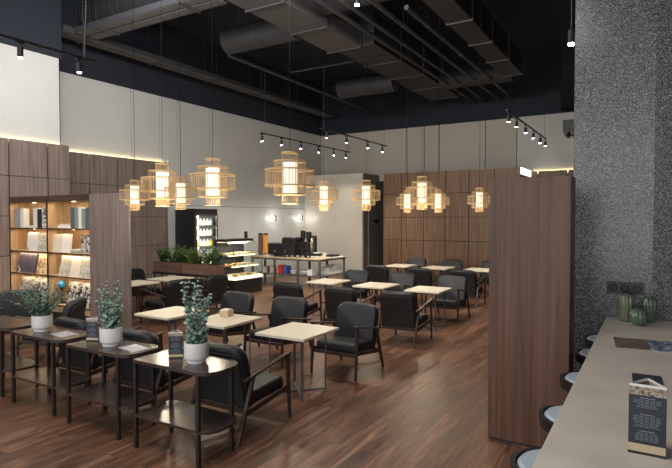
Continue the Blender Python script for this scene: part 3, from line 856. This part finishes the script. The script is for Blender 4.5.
duct_round((-8.75, 14.9, 6.3), (-6.86, 14.9, 6.3), .30, 'distant dark round duct branching left above the coffee corner')
duct_round((-6.0, 9.4, 6.75), (-3.9, 9.4, 6.75), .40, 'fat dark round duct at the top centre of the ceiling')
duct_round((-5.7, 15.9, 6.35), (-3.6, 15.9, 6.35), .24, 'distant dark round duct above the walnut wall')
duct_round((-11.7, 8.0, 7.0), (-7.2, 8.0, 7.0), .30, 'dark round duct crossing at the upper left of the ceiling')
def pipe(p, q, r, lab):
    p, q = Vector(p), Vector(q); d = q-p
    t = empty('ceiling_pipe', p, 0, lab, 'pipe', 'long pipes under the ceiling')
    MB().tube((0, 0, 0), d, r, n=12).build('pipe_run', M['pipe'], t, smooth=True)
    n = max(2, int(d.length/2.4))
    for i in range(n+1):
        mb = MB(); c = d*((i+.5)/(n+1)); mb.tube(c+Vector((0, 0, r)), c+Vector((0, 0, ZT-p.z)), .005, n=5)
        mb.tube(c-d.normalized()*.012, c+d.normalized()*.012, r*1.25, n=12)
        mb.build('clamp', M['black_metal'], t)
pipe((-5.46, 0, 6.2), (-5.46, 18.6, 6.2), .045, 'leftmost of the four parallel ceiling pipes running to the back wall')
pipe((-5.10, 0, 6.2), (-5.10, 18.6, 6.2), .040, 'second from the left of the four parallel ceiling pipes')
pipe((-4.62, 0, 6.2), (-4.62, 18.6, 6.2), .045, 'third from the left of the four parallel ceiling pipes')
pipe((-4.18, 9.6, 6.2), (-4.18, 18.6, 6.2), .050, 'shortest and rightmost of the four parallel ceiling pipes')
pipe((-9.2, 10.1, 6.2), (-9.35, 18.6, 6.2), .045, 'lone ceiling pipe left of the centre, above the lamps')
pipe((-9.1, 12.6, 6.35), (-7.0, 12.6, 6.35), .03, 'thin crosswise ceiling pipe above the tables')
def tray(p, q, w, lab, name='cable_tray'):
    p, q = Vector(p), Vector(q); d = q-p; L = d.length; n = d.normalized(); s = Vector((-n.y, n.x, 0))
    t = empty(name, p, 0, lab, 'cable tray', 'grey cable trays')
    for k in (-1, 1): MB().bar(s*w*.27*k, d+s*w*.27*k, w*.42, .03, bev=0).build('tray_half', M['duct_light'], t)
    for e in (-1, 1): MB().bar(s*w*.5*e+Vector((0, 0, .05)), d+s*w*.5*e+Vector((0, 0, .05)), .05, .12, bev=0).build('side_rail', M['pipe'], t)
    k = int(L/2.2)
    for i in range(k+1):
        mb = MB(); c = d*((i+.3)/(k+.6)); mb.bar(c-s*w*.56-Vector((0, 0, .03)), c+s*w*.56-Vector((0, 0, .03)), .06, .03, bev=0)
        for e in (-1, 1): mb.tube(c+s*w*.56*e, c+s*w*.56*e+Vector((0, 0, ZT-p.z)), .006, n=5)
        mb.build('hanger_bar', M['pipe'], t)
tray((-11.25, 6.9, 6.2), (-11.25, 18.3, 6.2), .42, 'pale grey cable tray running along above the left wall')
tray((-10.95, 7.40, 6.2), (-7.02, 7.40, 6.2), .50, 'pale grey cable tray crossing from the left wall to the pale duct')
# black hanging speaker box beside the pillar, air grille
t = empty('hanging_speaker', (-1.12, 8.75, 3.75), 0, 'tall black loudspeaker hung from the ceiling beside the pillar', 'speaker')
MB().box(-.12, .45, -.12, .12, 0, 1.45, bev=.01).build('cabinet', M['matt_black'], t)
MB().box(-.10, .43, -.13, -.12, .03, 1.42).build('front_grille', M['matt_black'], t)
MB().bar((.1, 0, 1.45), (.1, 0, ZT-3.75), .03, .03).build('bracket', M['black_metal'], t)
t = empty('air_vent', (-1.3, 12.2, 3.85), 0, 'small slatted grey air vent beside the pillar under the dark ceiling', 'air vent')
MB().box(-.36, .6, -.3, .3, .05, .30).build('vent_box', M['duct'], t)
for i in range(8): MB().box(-.34+.12*i, -.28+.12*i, -.28, .28, 0, .05).build('slat', M['duct_light'], t)
MB().tube((0, 0, .3), (0, 0, ZT-3.85), .01, n=6).build('hanger', M['black_metal'], t)
cu = MB(); pv = None
for i in range(13):
    f = i/12; p = (-7.55+.12*math.sin(f*3.1), 5.0+.05*f, 7.55-3.0*f)
    if pv: cu.tube(pv, p, .012, n=6)
    pv = p
tag(cu.build('extension_cord', M['pipe']), 'grey cord hanging from the ceiling down to the upper left track', 'cord')

# ------------------------------------------------------------------ wall sconces
for y, l in ((15.27, 'small round black wall lamp above the espresso machine, left of two'), (16.98, 'small round black wall lamp nearer the corner, right of two')):
    t = empty('wall_sconce', (XL, y, 2.13), 0, l, 'wall lamp', 'round wall lamps by the coffee corner')
    rm = Matrix.Rotation(R(90), 4, 'Y')
    MB().lathe([(.05, 0), (.05, .05), (.04, .06)], 16, rm).build('base', M['black_metal'], t)
    MB().ring(.08, .11, .075, .05, 24, rm).build('ring', M['black_metal'], t)
    MB().lathe([(.13, .012), (.13, .03), (.05, .034)], 24, rm).build('light_disc', emit('sconce_glow', (1, .96, .88), 3.5), t)
    L = D.lights.new('sconce_light', 'POINT'); L.energy = 3.5; L.color = (1, .95, .85); L.shadow_soft_size = .04
    lo = D.objects.new('sconce_light', L); COL.objects.link(lo); lo.location = (XL+.22, y, 2.13)
for y, z, l in ((12.05, 2.0, 'black wall switch right of the fridge'), (13.8, 1.52, 'black wall socket low above the pastry case')):
    tag(MB().box(XL, XL+.02, y-.08, y+.08, z-.16, z+.16, bev=.004).build('wall_switch', M['navy_card']), l, 'switch')

# ------------------------------------------------------------------ fridge
t = empty('display_fridge', (-11.45, 11.16, 0), 0, 'tall black drinks fridge with lit glass door by the left wall', 'fridge')
MB().box(-.38, .38, -.46, -.42, 0, 2.39).box(-.38, .38, .42, .46, 0, 2.39).box(-.38, -.34, -.42, .42, 0, 2.39).box(-.34, .40, -.42, .42, 2.24, 2.39).box(-.34, .38, -.42, .42, 0, .35).build('cabinet', M['black_metal'], t)
MB().box(-.335, -.325, -.41, .41, .36, 2.23).build('lit_back', M['fridge_glow'], t)
dr = MB().box(.385, .41, -.44, -.39, .36, 2.24).box(.385, .41, .39, .44, .36, 2.24).box(.385, .41, -.39, .39, .36, .40).box(.385, .41, -.39, .39, 2.19, 2.24).build('door', M['chrome'], t)
MB().box(.392, .400, -.39, .39, .40, 2.19).build('glass_pane', M['glass'], dr)
MB().box(.41, .44, -.42, -.40, 1.0, 1.5).build('handle', M['black_metal'], dr)
for i in range(6): MB().box(-.32, .34, -.41, .41, .40+.30*i, .415+.30*i).build('shelf', M['chrome'], t)
rnd = random.Random(4)
for i in range(6):
    for k in range(6):
        mt = ('yellow', 'cream', 'white')[rnd.randrange(3)] if i > 2 else ('white', 'blue', 'cream', 'syrup')[rnd.randrange(4)]
        h = .20
        c = empty('drink_bottle', (-11.22, 11.16-.34+.136*k, .416+.30*i), 0, 'drink bottle in the display fridge, %s shelf' % ('bottom', 'second', 'third', 'fourth', 'fifth', 'top')[i], 'bottle', 'drinks on the %s fridge shelf' % ('bottom', 'second', 'third', 'fourth', 'fifth', 'top')[i])
        MB().lathe([(.045, 0), (.05, .01), (.05, h*.62), (.02, h*.85), (.018, h*.96)], 10).build('bottle_body', M[mt], c)
        MB().lathe([(.021, h*.95), (.021, h)], 8).build('cap', M['white'], c)

# ------------------------------------------------------------------ pastry case
PX = -9.80
PY = 11.535
t = empty('pastry_case', (PX, PY, 0), 0, 'long lit glass pastry case on a black base beside the planters', 'display case')
y0, y1 = -.585, .585
MB().box(-.72, 0, y0, y1, 0, .42, bev=.01).build('base', M['black_metal'], t)
MB().box(-.72, .01, y0, y1, .42, .50).build('lit_deck', M['case_glow'], t)
MB().box(-.72, -.69, y0, y1, .50, 1.46).build('rear_panel', M['dark_wall'], t)
MB().box(-.72, -.34, y0-.02, y1+.02, 1.46, 1.53, bev=.006).build('canopy', M['black_metal'], t)
MB().box(-.70, -.38, y0+.05, y1-.05, 1.44, 1.46).build('canopy_light', M['case_glow'], t)
for z, d in ((.78, .12), (1.08, .25)):
    MB().box(-.69, -d, y0+.02, y1-.02, z-.015, z).build('shelf', M['glass'], t)
    MB().box(-d-.012, -d, y0+.02, y1-.02, z-.022, z+.004).build('shelf_light', M['case_glow'], t)
gl = MB(); cv = [(0, .50), (0, .95), (-.05, 1.2), (-.14, 1.38), (-.34, 1.46)]
for (a, za), (c, zc) in zip(cv, cv[1:]): gl.bar((a, y0, (za+zc)/2*0+za), (a, y0, za), .001, .001) if 0 else None
for (a, za), (c, zc) in zip(cv, cv[1:]):
    v = [gl.bm.verts.new(p) for p in ((a, y0, za), (a, y1, za), (c, y1, zc), (c, y0, zc), (a-.006, y0, za), (a-.006, y1, za), (c-.006, y1, zc-.004), (c-.006, y0, zc-.004))]
    for f in ((0, 1, 2, 3), (7, 6, 5, 4), (0, 4, 5, 1), (2, 6, 7, 3)): gl.bm.faces.new([v[i] for i in f])
gl.build('curved_glass', M['glass'], t)
for yy in (y0, y1):
    fr = MB()
    for (a, za), (c, zc) in zip(cv, cv[1:]): fr.bar((a, yy, za), (c, yy, zc), .018, .014, bev=0)
    fr.build('glass_frame', M['grey_metal'], t)
for s, nm, d in ((0, 'deck', 0), (.78, 'lower glass shelf', .12), (1.08, 'upper glass shelf', .25)):
    z = s if s else .50
    for k in range(6):
        for r_ in range(2):
            yy = y0+.12+k*.183+rnd.uniform(-.02, .02); xx = -d-.10-.22*r_
            mt = ('pastry', 'cream', 'cream')[rnd.randrange(3)]
            mb = MB(); w = rnd.uniform(.06, .08)
            if rnd.random() < .5: mb.lathe([(w, 0), (w*1.1, .02), (w, .05), (w*.5, .068), (.001, .07)], 10)
            else: mb.box(-.05, .05, -.065, .065, 0, rnd.uniform(.04, .07), bev=.012)
            tag(mb.build('pastry', M[mt], loc=(PX+xx, PY+yy, z+.001), smooth=True), 'small pastry on the %s of the lit glass case' % nm, 'pastry', 'pastries on the %s of the glass case' % nm)

# ------------------------------------------------------------------ planters
t0 = empty('planter_stand', (-9.66, 9.12, 0), 0, 'black metal stand carrying the two wooden planter boxes', 'stand')
MB().box(-1.08, 1.08, -.15, .15, .74, .79).build('top_frame', M['black_metal'], t0)
for x in (-1.04, 0, 1.04):
    for y in (-.12, .12): MB().bar((x, y, 0), (x, y, .74), .03, .03).build('leg', M['black_metal'], t0)
MB().box(-1.04, 1.04, -.13, -.11, .20, .23).box(-1.04, 1.04, .11, .13, .20, .23).build('cross_rail', M['black_metal'], t0)
for xa, xb, l in ((-10.72, -9.74, 'left one of two brown wooden planter boxes on the black stand'), (-9.71, -8.62, 'right one of two brown wooden planter boxes, toward the pastry case')):
    c = empty('planter_box', ((xa+xb)/2, 9.12, .79), 0, l, 'planter', 'wooden planter boxes'); w = (xb-xa)/2
    MB().box(-w, w, -.15, -.13, 0, .25).box(-w, w, .13, .15, 0, .25).box(-w, -w+.02, -.13, .13, 0, .25).box(w-.02, w, -.13, .13, 0, .25).box(-w+.02, w-.02, -.13, .13, 0, .02).build('box', M['brown_box'], c)
    MB().box(-w+.02, w-.02, -.13, .13, .02, .20).build('soil', M['soil'], c)
FN = ['dark green fern at the left end of the left planter box', 'arching green fern, second from the left in the planters', 'bright green fern right of centre in the left planter box',
      'yellowish green leafy plant at the left end of the right planter box', 'spreading green fern in the middle of the right planter box', 'pale flowering plant in the right planter box',
      'leafy green plant at the right end of the right planter box']
for i, x in enumerate((-10.52, -10.2, -9.9, -9.55, -9.28, -9.02, -8.78)):
    t = empty('fern_plant', (x, 9.12, .985), 0, FN[i], 'plant', 'green plants in the planter boxes'); rnd2 = random.Random(i+20)
    lf = MB(); st = MB()
    for k in range(32):
        a = rnd2.uniform(0, 6.28); L = rnd2.uniform(.24, .40); up_ = rnd2.uniform(1.2, 2.3)
        prev = Vector((0, 0, .0))
        for j in range(1, 8):
            f = j/7; p = Vector((math.cos(a)*L*f*.8, math.sin(a)*L*f*.45, L*up_*f*(1-.42*f)))
            st.tube(prev, p, .003, n=4); prev = p
            for s in (-1, 1):
                side = Vector((-math.sin(a), math.cos(a), .15))*s
                lf.leaf(p+side*.028, .038*(1.15-.5*f), (rnd2.uniform(-.4, .4), rnd2.uniform(-.4, .4), 1), (math.cos(a), math.sin(a), 0), .42 if i % 2 else .55)
    st.build('stems', M['stem'], t); lf.build('foliage', M['fern_light' if i in (3, 5) else 'fern'], t)
    if i == 5:
        fl = MB()
        for k in range(14): fl.sphere((rnd2.uniform(-.14, .14), rnd2.uniform(-.1, .1), rnd2.uniform(.16, .30)), .022, n=6)
        fl.build('flowers', M['cream'], t)

t = empty('snack_display', (-9.45, 9.62, 0), 0, 'little stand with yellow snack packets behind the planters', 'stand')
MB().box(-.10, .10, -.10, .10, 0, .40, bev=.005).build('pedestal', M['black_metal'], t)
MB().box(-.13, .13, -.12, .12, .40, .43).build('tray', M['white'], t)
for k in range(3): MB().box(-.12+.085*k, -.05+.085*k, -.09, .06, .43, .64+.03*(k % 2), bev=.01).build('snack_packet', M['yellow' if k != 1 else 'orange'], t)
# ------------------------------------------------------------------ coffee counter
KX0, KX1, KY0, KY1 = -11.3, -8.60, 13.38, 14.95
t = empty('coffee_counter', (0, 0, 0), 0, 'coffee counter with pale wooden top on an open grey steel frame', 'counter')
MB().box(KX0, KX1, KY0, KY0+.75, .86, .90, bev=.004).build('worktop', M['kitchen_top'], t)
MB().box(KX1-.75, KX1, KY0+.752, KY1, .86, .90, bev=.004).build('side_worktop', M['white'], t)
MB().box(KX0, KX1, KY0+.04, KY0+.71, .33, .36).box(KX1-.71, KX1-.04, KY0+.71, KY1, .33, .36).build('lower_shelf', M['grey_metal'], t)
for x, y in ((KX0+.05, KY0+.05), (-10.35, KY0+.05), (-9.45, KY0+.05), (KX1-.05, KY0+.05), (KX0+.05, KY0+.70), (-9.45, KY0+.70), (KX1-.70, KY1-.05), (KX1-.05, KY1-.05), ):
    MB().bar((x, y, 0), (x, y, .86), .06, .06).build('leg', M['grey_metal'], t)
MB().box(KX0, KX1, KY0+.02, KY0+.06, .81, .858).box(KX1-.06, KX1-.02, KY0+.06, KY1, .81, .858).build('frame_rail', M['grey_metal'], t)
ZK = .901
# espresso machine
t = empty('espresso_machine', (-10.06, KY0+.40, ZK), 0, 'black espresso machine on the coffee counter', 'coffee machine')
MB().box(-.60, .42, -.30, .22, .06, .42, bev=.015).box(-.12, .42, -.20, .22, .42, .58, bev=.015).build('body', M['black_metal'], t)
MB().box(-.48, .40, -.30, -.02, .02, .06).build('drip_tray', M['chrome'], t)
MB().box(-.10, .38, -.16, .2, .58, .62).build('cup_rail', M['chrome'], t)
for x in (-.25, .15):
    g_ = MB().lathe([(.04, .14), (.04, .22)], 14, Matrix.Translation((x, -.36, 0))).build('group_head', M['chrome'], t)
    MB().bar((x, -.38, .16), (x, -.52, .14), .025, .025).build('portafilter', M['black_metal'], g_)
for x in (-.46, .38): MB().tube((x, -.2, 0), (x, -.2, .06), .02).build('foot', M['chrome'], t)
def grinder(x, y, lab, h=.62):
    t = empty('coffee_grinder', (x, y, ZK), 0, lab, 'coffee grinder', 'coffee grinders')
    MB().box(-.09, .09, -.12, .12, 0, h*.58, bev=.012).build('body', M['black_metal'], t)
    MB().lathe([(.04, h*.58), (.085, h*.72), (.09, h*.95), (.07, h)], 16).build('bean_hopper', M['coffee_beans'], t)
    MB().box(-.03, .03, -.2, -.12, h*.3, h*.36).build('spout', M['chrome'], t)
grinder(-9.56, KY0+.50, 'tall black coffee grinder right of the espresso machine', .84)
grinder(-9.34, KY0+.50, 'second black coffee grinder beside the boiler', .80)
t = empty('water_boiler', (-9.12, KY0+.45, ZK), 0, 'black and steel water boiler at the right of the coffee counter', 'boiler')
MB().lathe([(.10, 0), (.10, .62), (.085, .68)], 18).build('tank', M['black_metal'], t)
MB().box(-.03, .05, -.13, -.09, .12, .60).build('sight_panel', M['chrome'], t)
MB().bar((0, -.13, .12), (0, -.18, .12), .02, .02).build('tap', M['chrome'], t)
for x, m_, l in ((-11.20, 'syrup', 'tall brown syrup dispenser on the counter behind the pastry case'), (-10.98, 'orange', 'tall orange juice dispenser on the coffee counter')):
    t = empty('juice_dispenser', (x, KY0+.40, ZK), 0, l, 'dispenser', 'tall dispensers')
    MB().lathe([(.09, 0), (.09, .06), (.05, .08)], 14).build('base', M['chrome'], t)
    MB().lathe([(.075, .08), (.08, .10), (.08, .66), (.06, .68)], 16).build('cylinder', M[m_], t)
    MB().lathe([(.085, .68), (.085, .71), (.02, .74)], 14).build('lid', M['black_metal'], t)
rnd = random.Random(11)
for i, x in enumerate((-10.74, -10.62, -10.5, -9.0, -8.86, -8.74)):
    for k in range(3):
        t = MB().lathe([(.028, 0), (.042, .06), (.038, .06), (.025, .006)], 12).build('coffee_cup', M['white'], loc=(x, KY0+.16+.13*k, ZK))
        tag(t, 'white cup on the coffee counter, %s the machine' % ('left of' if x < -10 else 'right of'), 'cup', 'white cups %s the coffee machine' % ('left of' if x < -10 else 'right of'))
for i in range(5):
    c = empty('espresso_cup', (-9.9+.2*i, KY0+.11, ZK), 0, 'small white cup on a dark saucer along the front edge of the coffee counter', 'cup', 'small cups along the counter front')
    MB().lathe([(.02, .012), (.036, .06), (.033, .06), (.018, .018)], 12).build('cup', M['white'], c)
    MB().lathe([(.06, .0), (.075, .010), (.02, .012)], 14).build('saucer', M['black_metal'], c)
t = empty('utensil_tray', (-8.87, 14.45, ZK), 0, 'dark tray of utensils on the white side worktop', 'tray')
MB().box(-.2, .2, -.2, .2, 0, .02).box(-.2, .2, -.2, -.185, .02, .06).box(-.2, .2, .185, .2, .02, .06).build('tray', M['black_metal'], t)
MB().box(-.12, .10, -.1, -.06, .02, .05).build('utensil', M['chrome'], t); MB().box(-.05, .14, .02, .06, .02, .07).build('utensil', M['chrome'], t)
# clutter along the counter
def small(name, x, y, lab, cat, m_, w, d, h, top=None):
    t = empty(name, (x, y, ZK), 0, lab, cat)
    MB().box(-w/2, w/2, -d/2, d/2, 0, h, bev=.006).build('body', M[m_], t)
    MB().box(-w/2+.01, w/2-.01, -d/2+.01, d/2-.01, h, h+.02, bev=.003).build('lid', M[top or m_], t)
small('knock_box', -9.85, KY0+.25, 'low black knock box at the counter front before the machine', 'box', 'black_metal', .34, .14, .10)
small('paper_box', -10.45, KY0+.62, 'white paper box left behind the coffee machine', 'box', 'white', .16, .14, .24, 'blue')
small('card_reader', -9.14, KY0+.22, 'black card reader near the right of the counter', 'card reader', 'black_metal', .20, .16, .12)
small('tea_box', -8.92, KY0+.36, 'dark tea box near the counter corner', 'box', 'black_metal', .22, .18, .14, 'white')
for i in range(6):
    tag(MB().lathe([(.035, 0), (.045, .14), (.04, .14), (.03, .008)], 12).build('paper_cup', M['white' if i % 2 else 'cream'], loc=(-9.02+.09*(i % 3), KY0+.56+.1*(i//3), ZK)), 'paper cup standing at the right end of the coffee counter', 'cup', 'paper cups at the counter end')
small('serving_box', -10.70, KY0+.60, 'pale box beside the orange dispenser', 'box', 'cream', .20, .16, .16, 'white')
small('blender', -10.28, KY0+.14, 'black low blender base at the counter front, left', 'blender', 'black_metal', .20, .14, .13)
# things on the lower shelf
ZS = .361
def shelf_box(x, w, h, m_, lab, d=.3, y=KY0+.2, name='storage_box', cat='box'):
    t = empty(name, (x, y, ZS), 0, lab, cat)
    MB().box(-w/2, w/2, -d/2+.05, d/2, 0, h, bev=.006).build('box_body', M[m_], t)
    MB().box(-w/2-.004, w/2+.004, -d/2+.046, d/2+.004, h, h+.015, bev=.003).build('lid', M[m_], t)
shelf_box(-10.17, .17, .26, 'red', 'red box on the lower shelf of the coffee counter')
shelf_box(-9.98, .12, .24, 'blue', 'blue box beside the red one on the lower shelf')
shelf_box(-9.05, .20, .16, 'white', 'small white container on the lower shelf near the corner leg')
for i in range(7):
    t = empty('glass_jar', (-10.92+.095*i, KY0+.22, ZS), 0, 'glass jar on the lower shelf, in the row left of the red box', 'jar', 'glass jars in a row on the lower shelf')
    MB().lathe([(.035, 0), (.038, .01), (.038, .18), (.03, .2)], 12).build('jar_body', M[('white', 'cream', 'syrup')[i % 3]], t)
    MB().lathe([(.034, .2), (.034, .22)], 12).build('lid', M['chrome'], t)
for i, x in enumerate((-9.68, -9.33)):
    t = empty('plate_stack', (x, KY0+.2, ZS), 0, 'stack of white bowls on the lower shelf, %s of two' % ('left', 'right')[i], 'bowls', 'bowl stacks on the lower shelf')
    for k in range(3): MB().lathe([(.07, .0), (.14, .045), (.135, .05), (.06, .012)], 22, Matrix.Translation((0, 0, .032*k))).build('bowl', M['ceramic'], t)
for i in range(6):
    tag(MB().lathe([(.03, 0), (.035, .15), (.032, .15), (.026, .01)], 10).build('drinking_glass', M['clad_grey'], loc=(-9.9+.12*i, KY0+.55, ZS)), 'pale drinking glass standing behind the bowls on the lower shelf', 'glass', 'drinking glasses behind the bowls')
for i, (y, h) in enumerate(((14.28, .20), (14.70, .26))):
    t = empty('plastic_crate', (-8.92, y, ZS), 0, 'white crate on the side shelf of the coffee counter, %s one' % ('nearer', 'farther')[i], 'crate', 'white crates on the side shelf')
    MB().box(-.2, .2, -.19, -.175, 0, h).box(-.2, .2, .175, .19, 0, h).box(-.2, -.185, -.175, .175, 0, h).box(.185, .2, -.175, .175, 0, h).box(-.185, .185, -.175, .175, 0, .015).build('crate_body', M['white'], t)
    MB().box(-.17, .17, -.16, .16, .02, h*.7, bev=.02).build('contents', M['menu_base'], t)
t = empty('napkin_box', (-5.08, 5.50, .75), R(8), 'small pale wooden napkin box on the second front table', 'napkin box')
MB().box(-.07, .07, -.07, .07, 0, .09, bev=.004).build('box', M['kitchen_top'], t)
MB().box(-.055, .055, -.055, .055, .09, .10).build('napkins', M['paper'], t)

# ------------------------------------------------------------------ added fill lights, then shelf, fridge and showcase lights
def area(name, loc, rot, sx, sy, e, c):
    L = D.lights.new(name, 'AREA'); L.shape = 'RECTANGLE'; L.size = sx; L.size_y = sy; L.energy = e; L.color = c
    o = D.objects.new(name, L); COL.objects.link(o); o.location = loc; o.rotation_euler = rot
area('overhead_fill_light', (-3.2, 1.5, 5.9), (0, 0, 0), 4, 2.5, 150, (1, .94, .87))  # unseen overhead fill, added to raise the room's general light
area('overhead_fill_light', (-8.6, 3.6, 5.9), (0, 0, 0), 2.0, 2.0, 105, (1, .95, .89))  # second added fill for the left side, no fixture there
def aimed(name, loc, target, sx, sy, e, c):
    d = (Vector(target)-Vector(loc)).normalized()
    area(name, loc, d.to_track_quat('-Z', 'Y').to_euler(), sx, sy, e, c)
aimed('wall_fill_light', (-7.9, 5.3, 5.9), (-11.9, 12.5, 4.2), 1.6, .6, 95, (1, .99, .96))  # added out of view to brighten the upper left wall
aimed('wall_fill_light', (-4.3, 6.2, 5.9), (-6.5, 18.7, 4.0), 1.6, .6, 120, (1, .96, .90))  # unseen lamp added to brighten the upper back wall
area('open_front_fill', (-3.5, -4.3, 2.6), (R(90), 0, 0), 13, 4.4, 190, (.97, .98, 1))  # broad soft fill added at the open front, behind the view
for bx0, bx1 in ((-10.9, -9.68), (-9.62, -8.42)):
    for z in (2.40, 1.89, 1.445, 1.015):
        area('shelf_strip_light', ((bx0+bx1)/2, BY+.06, z), (R(18), 0, 0), bx1-bx0-.1, .05, 1.7, (1, .76, .46))

area('fridge_tube_light', (-11.14, 11.16, 1.4), (0, R(90), 0), 1.6, .6, 5, (1, .97, .86))
area('showcase_light', (PX-.5, PY, 1.42), (0, R(-20), 0), .1, 1.0, 7, (1, .90, .66))
w = D.worlds.new('World'); bpy.context.scene.world = w; w.use_nodes = True
w.node_tree.nodes['Background'].inputs['Color'].default_value = (.90, .93, 1, 1)
w.node_tree.nodes['Background'].inputs['Strength'].default_value = .52

# ------------------------------------------------------------------ camera
cam = D.cameras.new('Camera'); co = D.objects.new('Camera', cam); COL.objects.link(co)
cam.sensor_width = 36; cam.lens = 530/672*36
co.location = (0, 0, 2.10); co.rotation_euler = (R(90-1.62), R(0), R(31.0))
cam.clip_start = .05; cam.clip_end = 100
sc = bpy.context.scene; sc.camera = co
sc.view_settings.view_transform = 'Standard'; sc.view_settings.look = 'None'
sc.view_settings.gamma = 1; sc.view_settings.exposure = .60
